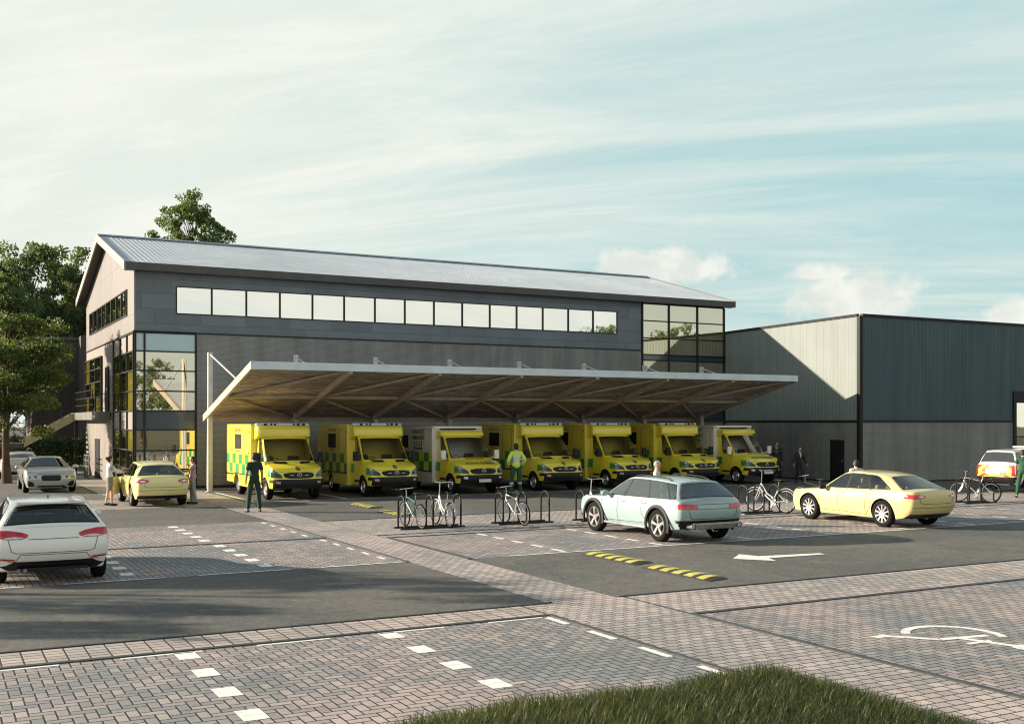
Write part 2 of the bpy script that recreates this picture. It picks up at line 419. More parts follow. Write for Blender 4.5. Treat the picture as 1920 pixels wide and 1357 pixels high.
    def prism(s, poly, z0, z1):
        """poly in xy, extruded"""
        n = len(poly)
        vs = [(p[0], p[1], z0) for p in poly]+[(p[0], p[1], z1) for p in poly]
        fs = [tuple(range(n, 2*n)), tuple(range(n))[::-1]]+[(i, (i+1) % n, n+(i+1) % n, n+i) for i in range(n)]
        return s.add(vs, fs)
    def build(s, name, mats, parent=None, smooth=False, bevel=0, seg=2, loc=None, ang=40):
        me = bpy.data.meshes.new(name); me.from_pydata(s.v, [], s.f)
        if not isinstance(mats, (list, tuple)): mats = [mats]
        for m in mats: me.materials.append(MT[m] if isinstance(m, str) else m)
        if len(mats) > 1: me.polygons.foreach_set('material_index', s.m)
        bm = bmesh.new(); bm.from_mesh(me); bmesh.ops.recalc_face_normals(bm, faces=bm.faces); bm.to_mesh(me); bm.free()
        return link(name, me, parent, smooth, bevel, seg, loc, ang)

def link(name, me, parent=None, smooth=False, bevel=0, seg=2, loc=None, ang=40):
    o = bpy.data.objects.new(name, me); COL.objects.link(o)
    if parent is not None: o.parent = parent
    if loc: o.location = loc
    if bevel:
        b = o.modifiers.new('bevel', 'BEVEL'); b.width = bevel; b.segments = seg; b.limit_method = 'ANGLE'; b.angle_limit = R(35)
    if smooth or bevel:
        me.polygons.foreach_set('use_smooth', [True]*len(me.polygons))
        try: me.set_sharp_from_angle(angle=R(ang))
        except Exception: pass
    return o

def thing(name, label, cat, loc=(0, 0, 0), rz=0, group=None):
    o = bpy.data.objects.new(name, None); COL.objects.link(o); o.empty_display_size = .2
    o.location = loc; o.rotation_euler = (0, 0, rz)
    return tag(o, label, cat, group)
def tag(o, label, cat, group=None):
    o['label'] = label; o['category'] = cat
    if group: o['group'] = group
    return o
def struct(o): o['kind'] = 'structure'; return o
def copy_tree(o, parent=None):
    c = o.copy(); COL.objects.link(c)
    if parent is not None: c.parent = parent
    for ch in KIDS(o): copy_tree(ch, c)
    return c
def KIDS(o): return [q for q in COL.objects if q.parent == o]
def evalmesh(o):
    bpy.context.view_layer.update()
    dg = bpy.context.evaluated_depsgraph_get()
    return bpy.data.meshes.new_from_object(o.evaluated_get(dg), preserve_all_data_layers=True, depsgraph=dg)

def text_mesh(s, size, mat, name, parent, M, extrude=.002, bold=0, spacing=1.0):
    cu = bpy.data.curves.new(name, 'FONT'); cu.body = s; cu.size = size; cu.extrude = extrude; cu.align_x = 'CENTER'; cu.align_y = 'CENTER'
    cu.offset = bold; cu.space_character = spacing; cu.resolution_u = 3
    t = bpy.data.objects.new(name+'_tmp', cu); COL.objects.link(t)
    me = evalmesh(t); bpy.data.objects.remove(t); bpy.data.curves.remove(cu)
    me.transform(M); me.materials.clear(); me.materials.append(MT[mat]); me.name = name
    return link(name, me, parent)
EXPO = 1.2; SKYR, SKYG, SKYB = 3.3, 5.2, 5.3
# ---------------------------------------------------------------- vehicles
def lathe_wheel(parent, x, y, r, w, side, spokes, rim_r, rim_mat='alloy', steel=False):
    """tyre (part) with rim (sub-part); side = +1 / -1 outward x direction"""
    t = MB(); hw = w/2; rr = rim_r
    prof = [(rr, -hw*.8), (rr+.012, -hw*.95), (rr+(r-rr)*.55, -hw), (r-.022, -hw*.86), (r, -hw*.6), (r, -.012), (r-.008, -.006), (r-.008, .006), (r, .012), (r, hw*.6), (r-.022, hw*.86), (rr+(r-rr)*.55, hw), (rr+.012, hw*.95), (rr, hw*.8), (rr-.02, 0)]
    t.lathe(prof, 36, 'X', closed=True)
    ty = t.build('wheel', 'tyre', parent, smooth=True, loc=(x-side*hw, y, r))
    q = MB()
    o = side*hw*.72
    q.lathe([(rr, side*hw*.85), (rr-.012, side*hw*.95), (rr-.03, o), (rr-.035, -side*hw*.6)], 36, 'X')
    if steel:
        q.lathe([(rr-.03, o*.3), (rr*.75, o*.5), (rr*.55, o*1.1), (rr*.28, o*1.2), (rr*.22, o*1.35), (.0, o*1.4)], 28, 'X')
    else:
        q.lathe([(rr*.30, o*.55), (rr*.26, o*.95), (.0, o*1.0)], 20, 'X')
        for k in range(spokes):
            for dd in ((-.075, .075) if spokes <= 6 else (0,)):
                a = 2*math.pi*k/spokes+.3
                ca, sa = math.cos(a), math.sin(a)
                cb, sb = math.cos(a+dd*1.3), math.sin(a+dd*1.3)
                p0 = Vector((o*.92, ca*rr*.18, sa*rr*.18)); p1 = Vector((o*1.02, cb*rr*.95, sb*rr*.95))
                q.bar(p0, p1, .040 if spokes > 6 else .034, .03, up=(1, 0, 0))
    q.build('rim', rim_mat, ty, smooth=True, ang=30)
    d = MB(); d.lathe([(0, -side*.02), (rr*.8, -side*.02), (rr*.8, -side*.05), (0, -side*.05)], 20, 'X')
    d.build('brake_disc', 'plastic', ty)
    return ty

def conform(bvh, poly, axis, off=.006, step=.035, thick=.02):
    """sheet following the body inside a 2D outline. axis: 'rear','front' (x,z) / 'left','right' (y,z) / 'top' (x,y)"""
    D = {'rear': Vector((0, 1, 0)), 'front': Vector((0, -1, 0)), 'left': Vector((1, 0, 0)), 'right': Vector((-1, 0, 0)), 'top': Vector((0, 0, -1))}[axis]
    def P3(u, v):
        if axis in ('rear', 'front'): return Vector((u, 0, v))-D*8
        if axis in ('left', 'right'): return Vector((0, u, v))-D*8
        return Vector((u, v, 0))-D*8
    # densify outline
    pts = []
    n = len(poly)
    for i in range(n):
        a = Vector(poly[i]); b = Vector(poly[(i+1) % n]); k = max(1, int((b-a).length/step))
        for j in range(k): pts.append(a.lerp(b, j/k))
    no = len(pts)
    xs = [p[0] for p in pts]; ys = [p[1] for p in pts]
    def inside(p):
        c = False; j = no-1
        for i in range(no):
            if (pts[i][1] > p[1]) != (pts[j][1] > p[1]) and p[0] < (pts[j][0]-pts[i][0])*(p[1]-pts[i][1])/(pts[j][1]-pts[i][1])+pts[i][0]: c = not c
            j = i
        return c
    grid = []
    x = min(xs)+step/2
    while x < max(xs):
        y = min(ys)+step/2
        while y < max(ys):
            if inside((x, y)): grid.append(Vector((x, y)))
            y += step
        x += step
    vs, es, fs, *_ = geometry.delaunay_2d_cdt(pts+grid, [], [list(range(no))], 1, 1e-5)
    out = []; ok = []
    for p in vs:
        o = P3(p[0], p[1]); h = bvh.ray_cast(o, D, 20)
        if h[0] is None:
            h = bvh.find_nearest(o+D*7, 10)
            ok.append(h[3] is not None and h[3] < 1.6)
        else: ok.append(abs(h[1].dot(D)) > .16)
        nn = h[1] if h[1] is not None else -D
        if nn.dot(D) > 0: nn = -nn
        out.append(h[0]+nn*off)
    F = [tuple(f) for f in fs if all(ok[i] for i in f)]
    return out, F

class Sheet(MB):
    def patch(s, bvh, poly, axis, off=.006, step=.04):
        v, f = conform(bvh, poly, axis, off, step)
        return s.add(v, f)
    def line(s, bvh, pts, axis, w=.010, off=.004, step=.04):
        """thin seam following the body"""
        for a, b in zip(pts[:-1], pts[1:]):
            a = Vector(a); b = Vector(b); d = (b-a)
            if d.length < 1e-5: continue
            nrm = Vector((-d.y, d.x)).normalized()*w/2
            s.patch(bvh, [a-nrm, b-nrm, b+nrm, a+nrm], axis, off, step)
        return s
def mir(poly): return [(-p[0], p[1]) for p in poly][::-1]

def lattice(P):
    """car shell cage: returns bmesh; material 0 body, 1 glass"""
    Y = P['Y']; n = len(Y); W = P['W']/2; rows = P['rows']  # rows: list of z per column for j0..j4
    wr = P.get('wr', (.88, .965, 1.0, .985, .94)); wp = P['wp']; dy0 = P['dy_rear']; dy1 = P['dy_front']
    KF = (0, .42, .78, 1.0); KS = [-3, -2, -1, 0, 1, 2, 3]
    gs, ge = P['gs'], P['ge']; T = P['top']   # T[i-gs] = (y,z,w)
    bm = bmesh.new(); V = {}
    def lower(i, j, k):
        a = KF[abs(k)]; sg = 1 if k > 0 else -1
        hw = W*wr[j]*wp[i][j if isinstance(wp[i], tuple) else 0] if isinstance(wp[i], tuple) else W*wr[j]*wp[i]
        y = Y[i]; z = rows[j][i]
        if i == 0: y += dy0[j]+P.get('rc', .10)*a**3
        elif i == n-1: y += dy1[j]-P.get('fc', .16)*a**3
        if j == 4: z += P.get('crown', .035)*(1-a*a)
        if i == ge and j == 4: y += P.get('cowlbow', .10)*(1-a*a)
        if i == gs and j == 4: y -= P.get('rwbow', .04)*(1-a*a)
        return (sg*hw*a, y, z)
    def upper(i, k):
        y, z, w = T[i-gs]; a = KF[abs(k)]; sg = 1 if k > 0 else -1
        z += P.get('rcrown', .035)*(1-a*a)
        if i == gs: y -= P.get('rwbow', .04)*.6*(1-a*a)
        if i == ge: y += P.get('cowlbow', .10)*.5*(1-a*a)
        return (sg*w/2*a, y, z)
    def vt(key, co):
        if key not in V: V[key] = bm.verts.new(co)
        return V[key]
    def L(i, j, k): return vt((i, j, k), lower(i, j, k))
    def U(i, k): return vt((i, 'u', k), upper(i, k))
    def F(*v):
        f = bm.faces.new(v); return f
    for i in range(n-1):
        for j in range(4):
            for k in (-3, 3):
                F(L(i, j, k), L(i+1, j, k), L(i+1, j+1, k), L(i, j+1, k))
        for k in range(-3, 3):
            if not (gs <= i < ge): F(L(i, 4, k), L(i+1, 4, k), L(i+1, 4, k+1), L(i, 4, k+1))
            F(L(i, 0, k), L(i+1, 0, k), L(i+1, 0, k+1), L(i, 0, k+1))
    for j in range(4):
        for k in range(-3, 3):
            F(L(0, j, k), L(0, j, k+1), L(0, j+1, k+1), L(0, j+1, k))
            F(L(n-1, j, k), L(n-1, j, k+1), L(n-1, j+1, k+1), L(n-1, j+1, k))
    side = {}; rearw = []; frontw = []
    for i in range(gs, ge):
        for k in (-3, 3):
            side[(i, k)] = F(L(i, 4, k), L(i+1, 4, k), U(i+1, k), U(i, k))
        for k in range(-3, 3): F(U(i, k), U(i+1, k), U(i+1, k+1), U(i, k+1))
    for k in range(-3, 3):
        rearw.append(F(L(gs, 4, k), L(gs, 4, k+1), U(gs, k+1), U(gs, k)))
        frontw.append(F(L(ge, 4, k), L(ge, 4, k+1), U(ge, k+1), U(ge, k)))
    bmesh.ops.recalc_face_normals(bm, faces=bm.faces)
    cl = bm.edges.layers.float.new('crease_edge')
    # creases
    for e in bm.edges:
        ks = [k for k, v in V.items() if v in e.verts]
        if all(k[1] == 4 and abs(k[2]) == 3 for k in ks): e[cl] = P.get('cr_belt', .6)
        if all(k[1] == 'u' and abs(k[2]) == 3 for k in ks): e[cl] = P.get('cr_roof', .5)
        if all(k[1] == 0 for k in ks): e[cl] = .5
        if all(k[0] in (0, n-1) and abs(k[2]) == 3 for k in ks): e[cl] = P.get('cr_end', .15)
        if all(k[0] == 0 and k[1] == 4 for k in ks): e[cl] = P.get('cr_tail', .35)
        if all(k[0] == gs and k[1] in ('u',) for k in ks): e[cl] = .6
        for cc in P.get('creases', ()):
            if all(k[1] == cc[0] for k in ks) and abs(ks[0][2]) == 3 and abs(ks[1][2]) == 3: e[cl] = cc[1]
    gl = []
    for k in (-3, 3):
        fs_ = [side[(i, k)] for i in P['side']]
        if fs_: bmesh.ops.inset_region(bm, faces=fs_, thickness=P.get('dlo', .035), use_even_offset=True, use_boundary=True)
        gl += fs_
    for strip, th in ((rearw, P['rw']), (frontw, P['fw'])):
        if th is None: continue
        bmesh.ops.inset_region(bm, faces=strip, thickness=th, use_even_offset=True, use_boundary=True)
        gl += strip
    for f in gl: f.material_index = 1
    gs_ = set(gl)
    vl = bm.verts.layers.float.new('crease_vert')
    for f in gl:
        for v in f.verts:
            if sum(1 for q in v.link_faces if q in gs_) == 1: v[vl] = P.get('corner', .9)
    for f in gl:
        for e in f.edges:
            if any(q not in gs_ for q in e.link_faces): e[cl] = .97
    return bm

def make_car(P, label, cat, group=None):
    root = thing(P['name'], label, cat, group=group)
    bm = lattice(P); me = bpy.data.meshes.new('cage'); bm.to_mesh(me); bm.free()
    o = bpy.data.objects.new('cage', me); COL.objects.link(o)
    s = o.modifiers.new('s', 'SUBSURF'); s.levels = 3; s.render_levels = 3
    for m in (P['paint'], 'car_glass', 'arch', 'plastic'): me.materials.append(MT[m])
    tmp = []
    r = P['wr_']; wb = P['axles']
    for y in wb:
        for sg in (-1, 1):
            c = MB(); W = P['W']/2; ra = r+P.get('gap', .045)
            prof = [(0, W-.36), (ra, W-.36), (ra, W+.3), (0, W+.3)]
            c.lathe([(q[0], sg*q[1]) for q in prof], 40, 'X')
            co = c.build('cut', 'arch', None, loc=(0, y, r))
            b = bmesh.new(); b.from_mesh(co.data); bmesh.ops.remove_doubles(b, verts=b.verts, dist=1e-4); bmesh.ops.recalc_face_normals(b, faces=b.faces); b.to_mesh(co.data); b.free()
            md = o.modifiers.new('b', 'BOOLEAN'); md.object = co; md.operation = 'DIFFERENCE'; md.solver = 'EXACT'; md.material_mode = 'TRANSFER'
            tmp.append(co)
    full = evalmesh(o)
    bpy.data.objects.remove(o)
    for t in tmp: bpy.data.objects.remove(t)
    bvh = finish_shell(full, root, P)
    T = P['top']; gs = P['gs']
    for i in P['side']:
        if i-1 in P['side']:
            yb, zb = P['Y'][i], P['rows'][4][i]+.030; yt, zt = T[i-gs][0], T[i-gs][1]-.050; w_ = .04 if i >= 4 else .028
            for ax in ('left', 'right'):
                m = Sheet(); m.patch(bvh, [(yb-w_, zb), (yb+w_, zb), (yt+w_*.8, zt), (yt-w_*.8, zt)], ax, .006); m.build('door_pillar', 'plastic', root, smooth=True)
    return root, bvh

def finish_shell(full, root, P):
    bm = bmesh.new(); bm.from_mesh(full)
    bvh = BVHTree.FromBMesh(bm)
    gi = next((i for i, m in enumerate(full.materials) if m and m.name.startswith('car_glass')), 1)
    gf = [f for f in bm.faces if f.material_index == gi]
    seen = set(); isl = []
    gset = set(gf)
    for f in gf:
        if f in seen: continue
        st = [f]; seen.add(f); cur = []
        while st:
            q = st.pop(); cur.append(q)
            for e in q.edges:
                for w in e.link_faces:
                    if w in gset and w not in seen: seen.add(w); st.append(w)
        isl.append(cur)
    for cur in isl:
        idx = {}; vs = []; fs = []
        for f in cur:
            t = []
            for v in f.verts:
                if v not in idx: idx[v] = len(vs); vs.append(v.co.copy())
                t.append(idx[v])
            fs.append(t)
        if len(cur) < 6: continue
        nrm = Vector((0, 0, 0))
        for f in cur: nrm += f.normal*f.calc_area()
        nrm.normalize()
        nm = 'windscreen' if nrm.y > .45 else ('rear_window' if nrm.y < -.35 else 'side_window')
        b = bmesh.new(); bv = [b.verts.new(v) for v in vs]
        for t in fs:
            try: b.faces.new([bv[i] for i in t])
            except ValueError: pass
        b.normal_update()
        for v in b.verts: v.co += v.normal*(.004 if v.normal.dot(nrm) > 0 else -.004)
        g2 = list(b.faces)
        bmesh.ops.inset_region(b, faces=g2, thickness=P.get('rubber', .018), use_even_offset=True, use_boundary=True)
        keep = set(g2)
        for f in b.faces: f.material_index = 0 if f in keep else 1; f.smooth = True
        me = bpy.data.meshes.new(nm); b.to_mesh(me); b.free()
        me.materials.append(MT[P.get('glass', 'car_glass')]); me.materials.append(MT['plastic'])
        link(nm, me, root)
    bmesh.ops.delete(bm, geom=gf, context='FACES')
    for f in bm.faces: f.smooth = True
    me = bpy.data.meshes.new('body'); bm.to_mesh(me); bm.free()
    for m in full.materials: me.materials.append(m)
    try: me.set_sharp_from_angle(angle=R(38))
    except Exception: pass
    b = link('body', me, root)
    return bvh

def seats(root, ys, xs=(-.36, .36), z=.30, mat='seat', hh=.0, bench=None):
    for y in ys:
        for x in xs:
            m = MB(); m.cbox((x, y+.05, z+.12), (.46, .5, .18)); T = Matrix.Translation((x, y-.22, z+.48+hh)) @ Matrix.Rotation(R(12), 4, 'X')
            m.cbox((0, 0, 0), (.46, .14, .62), T); m.cbox((0, 0, .42), (.25, .10, .18), T)
            m.build('seat', mat, root, bevel=.05, seg=3)
    if bench is not None:
        m = MB(); m.cbox((0, bench, z+.12), (1.2, .45, .18)); T = Matrix.Translation((0, bench-.22, z+.42+hh)) @ Matrix.Rotation(R(15), 4, 'X')
        m.cbox((0, 0, 0), (1.25, .14, .55), T)
        for x in (-.38, .38): m.cbox((x, 0, .34), (.24, .09, .14), T)
        m.build('rear_bench', mat, root, bevel=.05, seg=3)

def mirrors(root, x, y, z, mat, sc=1.0):
    for sg in (-1, 1):
        m = MB(); m.ball((sg*(x+.10*sc), y, z), (.12*sc, .075*sc, .075*sc), 14, 8); m.bar((sg*(x-.04), y+.02, z-.05), (sg*(x+.05), y, z-.03), .05, .03)
        m.build('wing_mirror', mat, root, smooth=True, ang=80)

def wheels(root, P, spokes, rim='alloy', steel=False):
    for y in P['axles']:
        for sg in (-1, 1): lathe_wheel(root, sg*(P['W']/2-.012), y, P['wr_'], P.get('tw', .22), sg, spokes, P['wr_']*P.get('rimf', .69), rim, steel)

def floor_pan(root, P, z=.28):
    m = MB(); m.cbox((0, sum(P['axles'])/2, z), (P['W']-.75, P['axles'][1]-P['axles'][0]+1.4, .05)); m.build('floor_pan', 'plastic', root)
    a = P['axles']; W = P['W']-.3
    ax = MB()
    for y in a: ax.tube([(-W/2, y, P['wr_']), (W/2, y, P['wr_'])], .045, 8)
    ax.build('axle', 'plastic', root)

def seams(root, bvh, side=(), rear=(), top=(), front=()):
    for ax, pls in (('left', side), ('right', side), ('rear', rear), ('front', front), ('top', top)):
        for pl in pls:
            m = Sheet(); m.line(bvh, pl, ax); m.build('panel_gap', 'plastic', root)

def patch(root, bvh, name, mat, poly, axis, off=.008, both=False, parent=None, step=.035):
    for pl in ((poly, mir(poly)) if both else (poly,)):
        m = Sheet(); m.patch(bvh, pl, axis, off, step); m.build(name, mat, parent or root, smooth=True)

def side_windows_surround(root, bvh): pass

def handles(root, bvh, pts, mat):
    for sg, ax in ((-1, 'left'), (1, 'right')):
        for (y, z) in pts:
            h = bvh.ray_cast(Vector((sg*5, y, z)), Vector((-sg, 0, 0)), 10)
            if h[0] is None: continue
            m = MB(); m.cbox((h[0].x+sg*.012, y, z), (.03, .19, .028)); m.build('door_handle', mat, root, bevel=.01)

# --- individual cars; local +y is forward -------------------------------
def hatch():
    P = dict(name='hatchback_car', paint=paint('white_paint', (.90, .86, .80)), W=1.86, Y=[-2.1, -1.86, -1.66, -.88, .12, .88, 1.66, 1.98, 2.14],
        rows=[[.36, .26, .22, .22, .22, .22, .22, .22, .26], [.50, .44, .42, .40, .40, .40, .40, .38, .38], [.66, .64, .62, .60, .60, .60, .60, .54, .50], [.82, .83, .82, .80, .79, .78, .76, .68, .62], [.955, .97, .965, .95, .945, .93, .88, .78, .70]],
        wp=[.93, 1.0, 1.0, .985, .985, .99, 1.0, .93, .82], dy_rear=(.10, .01, 0, .03, .12), dy_front=(-.06, 0, 0, -.05, -.14),
        gs=1, ge=5, top=[(-1.50, 1.365, 1.20), (-.70, 1.425, 1.24), (-.10, 1.44, 1.24), (.32, 1.39, 1.18)][:1]+[(-1.15, 1.395, 1.23), (-.70, 1.425, 1.24), (-.02, 1.435, 1.23), (.34, 1.38, 1.17)],
        side={2: .035, 3: .035, 4: .035}, rw=.055, fw=.045, wr_=.325, axles=(-1.27, 1.27), glass='car_glass', rubber=.03)
    root, bvh = make_car(P, 'white hatchback parked in the left bays with its rear to the camera', 'car')
    wheels(root, P, 5); floor_pan(root, P); seats(root, (.22,), bench=-.72); mirrors(root, .90, .62, 1.0, 'amb_white')
    patch(root, bvh, 'tail_light', 'red_lamp', [(.42, .83), (.40, .875), (.50, .915), (.70, .945), (.90, .945), (.93, .84), (.70, .80), (.5, .805)], 'rear', .012, True)
    patch(root, bvh, 'reversing_lamp', 'clear_lamp', [(.46, .825), (.62, .845), (.78, .825), (.74, .81), (.56, .808)], 'rear', .018, True)
    patch(root, bvh, 'bumper_reflector', 'red_lamp', [(.60, .47), (.86, .49), (.86, .455), (.62, .445)], 'rear', .006, True)
    patch(root, bvh, 'rear_diffuser', 'plastic', [(-.84, .345), (-.74, .36), (-.62, .425), (.62, .425), (.74, .36), (.84, .345), (.7, .26), (-.7, .26)], 'rear', .006)
    patch(root, bvh, 'number_plate_recess', 'amb_white', [(-.42, .56), (-.50, .44), (.50, .44), (.42, .56)], 'rear', .003)
    seams(root, bvh, side=[[(.30, .93), (.33, .3), (-.55, .27), (-.60, .93)], [(.33, .9), (1.0, .86), (.98, .40), (.40, .28)]], rear=[[(-.72, .83), (-.66, .60), (-.58, .57), (.58, .57), (.66, .60), (.72, .83)], [(-.52, .54), (-.60, .43), (-.72, .43)], [(.52, .54), (.60, .43), (.72, .43)], [(-.40, .80), (.40, .80)], [(-.52, .54), (.52, .54)]])
    m = MB(); m.add([(-.02, -.95, 1.43), (.02, -.95, 1.43), (0, -1.02, 1.50), (0, -.85, 1.43)], [(0, 1, 2), (1, 3, 2), (3, 0, 2)]); m.build('aerial_fin', 'plastic', root)
    m = MB(); m.box(-.56, .56, -1.66, -1.45, 1.365, 1.395); m.build('roof_spoiler', P['paint'], root, bevel=.012)
    m = MB(); m.tube([(-.55, -2.02, .27), (-.55, -1.85, .27)], .035, 10); m.tube([(-.45, -2.02, .27), (-.45, -1.85, .27)], .035, 10); m.build('exhaust', 'chrome', root)
    return root, P

def estate():
    P = dict(name='estate_car', paint=paint('silver_blue_paint', (.30, .40, .41), .08, .28), W=1.90, Y=[-2.32, -2.05, -1.76, -.92, .12, .98, 1.82, 2.14, 2.36],
        rows=[[.42, .34, .30, .28, .28, .28, .30, .30, .34], [.55, .50, .47, .43, .43, .43, .45, .45, .45], [.72, .69, .67, .64, .63, .63, .64, .60, .58], [.86, .86, .85, .83, .82, .81, .78, .74, .69], [.985, .985, .975, .96, .95, .94, .90, .84, .76]],
        wp=[.93, .99, 1.0, .985, .985, .985, 1.0, .93, .80], dy_rear=(.12, .02, 0, .02, .09), dy_front=(-.08, 0, 0, -.04, -.12),
        gs=1, ge=5, top=[(-1.62, 1.39, 1.20), (-1.02, 1.445, 1.24), (-.16, 1.465, 1.26), (.36, 1.40, 1.20)][:1]+[(-.95, 1.435, 1.25), (-.60, 1.45, 1.26), (-.06, 1.455, 1.25), (.30, 1.39, 1.19)],
        side={2: .03, 3: .03, 4: .03}, rw=.05, fw=.045, wr_=.38, axles=(-1.36, 1.38), glass='car_glass_bright', rubber=.022)
    P['top'] = [(-1.72, 1.375, 1.16), (-1.08, 1.435, 1.25), (-.62, 1.455, 1.27), (-.02, 1.455, 1.26), (.34, 1.39, 1.19)]
    P['Y'] = [-2.32, -2.08, -1.78, -.94, .10, .98, 1.82, 2.14, 2.36]
    P['top'][1] = (-1.40, 1.405, 1.22); P['top'][2] = (-.72, 1.45, 1.26)
    P['side'] = {1: .07, 2: .03, 3: .03, 4: .03}
    root, bvh = make_car(P, 'pale blue estate car with black roof rails parked before the cycle racks', 'car')
    wheels(root, P, 5); floor_pan(root, P, .34); seats(root, (.2,), z=.34); seats(root, (), z=.34, bench=-.85); mirrors(root, .92, .72, 1.02, P['paint'])
    patch(root, bvh, 'tail_light', 'red_lamp', [(.46, .79), (.46, .905), (.90, .925), (.90, .80)], 'rear', .012, True)
    patch(root, bvh, 'number_plate_panel', P['paint'], [(-.36, .60), (-.32, .76), (.32, .76), (.36, .60)], 'rear', .004)
    patch(root, bvh, 'bumper_cladding', 'plastic', [(-.94, .335), (-.94, .545), (.94, .545), (.94, .335)], 'rear', .010)
    m = MB(); m.add([(-.66, -2.36, .50), (.66, -2.36, .50), (.60, -2.41, .47), (-.60, -2.41, .47), (-.52, -2.38, .35), (.52, -2.38, .35), (.52, -2.1, .33), (-.52, -2.1, .33)], ((0, 1, 2, 3), (3, 2, 5, 4), (4, 5, 6, 7), (0, 3, 4, 7), (1, 6, 5, 2), (0, 7, 6, 1))); m.build('skid_plate', 'skid', root, bevel=.01)
    for sg in (-1, 1):
        m = MB(); m.tube([(sg*.66, -2.40, .42), (sg*.66, -2.2, .42)], .065, 16, False); m.tube([(sg*.66, -2.38, .42), (sg*.66, -2.36, .42)], .05, 16); m.build('exhaust_tip', 'chrome', root, smooth=True)
        m = MB(); rl = []
        for q in range(13):
            yy = -1.45+q*1.55/12; hh = bvh.ray_cast(Vector((sg*.54, yy, 4)), Vector((0, 0, -1)), 8)[0]
            rl.append((sg*.54, yy, hh.z+(0 if q in (0, 12) else (.03 if q in (1, 11) else .042))))
        m.tube(rl, .015, 8); m.build('roof_rail', 'black', root, smooth=True)
        for y in P['axles']:
            m = MB(); r = P['wr_']+.035; w = .955
            prof = [(r, w-.03), (r, w+.012), (r+.065, w+.005), (r+.065, w-.03)]
            N = 26; vs = []; fs = []
            for k in range(N+1):
                a = R(-18)+k/N*R(216)
                for (q, h) in prof: vs.append((sg*h, y+q*math.cos(a), P['wr_']+q*math.sin(a)))
            for k in range(N):
                for i in range(4): fs.append((k*4+i, k*4+(i+1) % 4, (k+1)*4+(i+1) % 4, (k+1)*4+i))
            m.add(vs, fs); m.build('arch_trim', 'plastic', root, smooth=True)
        m = MB(); m.box(sg*.91-.03, sg*.91+.03, -.92, .95, .27, .33); m.build('sill_trim', 'alloy', root, bevel=.015)
    seams(root, bvh, side=[[(.30, .94), (.34, .36)], [(-.68, .95), (-.72, .60), (-.95, .40)], [(1.05, .93), (1.0, .42)], [(-.9, .40), (1.0, .36)]], rear=[[(-.70, .80), (-.64, .60), (-.55, .575), (.55, .575), (.64, .60), (.70, .80)], [(-.45, .80), (.45, .80)], [(-.45, .905), (.45, .905)]])
    handles(root, bvh, [(.12, .86), (-.78, .87)], P['paint'])
    return root, P

def sedan(name, pnt, label, L=4.75, W=1.84, H=1.42, spokes=10, lamps='wide', group=None, fast=.0):
    h = L/2; k = H/1.42
    P = dict(name=name, paint=pnt, W=W, Y=[-h, -h+.30, -h+.62, -h+1.50, -.02, h-1.42, h-.56, h-.24, h],
        rows=[[.36, .28, .24, .22, .22, .22, .22, .24, .28], [.50, .44, .42, .40, .40, .40, .40, .40, .40], [.70, .68, .65, .62, .61, .61, .60, .56, .52], [.87, .86, .84, .81, .80, .78, .76, .71, .64], [.97, .985, .975, .94, .93, .91, .86, .80, .71]],
        wp=[.91, .985, 1.0, .985, .985, .985, 1.0, .92, .78], dy_rear=(.14, .03, 0, 0, .05), dy_front=(-.08, 0, 0, -.05, -.14),
        gs=1, ge=5, top=[(-1.22+fast, 1.325*k, 1.08), (-.95+fast, 1.37*k, 1.15), (-.58, 1.40*k, 1.20), (-.02, 1.42*k, 1.20), (.30, 1.37*k, 1.14)],
        side={2: .04, 3: .03, 4: .03}, rw=.05, fw=.045, wr_=.36, axles=(-h+1.06, h-.98), glass='car_glass', rubber=.022, rwbow=.10, cr_tail=.55)
    P['Y'][1] = -h+.42; P['side'] = {2: .03, 3: .03, 4: .03}
    root, bvh = make_car(P, label, 'car', group)
    wheels(root, P, spokes); floor_pan(root, P); seats(root, (.12,), z=.26, mat='seat_tan'); seats(root, (), z=.26, mat='seat_tan', bench=-.8); mirrors(root, W/2-.04, h-1.62, .97, 'plastic')
    if lamps == 'wide':
        patch(root, bvh, 'tail_light', 'red_lamp', [(.44, .83), (.44, .875), (.66, .90), (.90, .905), (.90, .80), (.66, .795)], 'rear', .012, True)
        patch(root, bvh, 'reversing_lamp', 'clear_lamp', [(.50, .838), (.50, .865), (.64, .87), (.64, .83)], 'rear', .018, True)
        patch(root, bvh, 'number_plate_recess', pnt, [(-.36, .70), (-.32, .84), (.32, .84), (.36, .70)], 'rear', .004)
    elif lamps == 'eye':
        patch(root, bvh, 'tail_light', 'red_lamp', [(.44, .86), (.50, .905), (.72, .925), (.86, .90), (.87, .84), (.74, .79), (.52, .81)], 'rear', .014, True)
        patch(root, bvh, 'tail_lamp_ring', 'clear_lamp', [(.56, .855), (.62, .885), (.70, .885), (.74, .855), (.70, .825), (.60, .825)], 'rear', .02, True)
    patch(root, bvh, 'rear_valance', 'plastic', [(-.80, .30), (-.76, .39), (.76, .39), (.80, .30), (.6, .24), (-.6, .24)], 'rear', .008)
    seams(root, bvh, side=[[(.24, .93), (.28, .34), (-.72, .30), (-.95, .60), (-.74, .92)], [(h-1.36, .9), (h-1.40, .34), (.34, .32)], [(-.74, .88), (-.70, .34)]], rear=[[(-.62, .95), (-.60, .70), (-.5, .66), (.5, .66), (.60, .70), (.62, .95)], [(-.80, .56), (.80, .56)]])
    handles(root, bvh, [(.14, .84), (-.82, .86)], pnt)
    return root, P, bvh

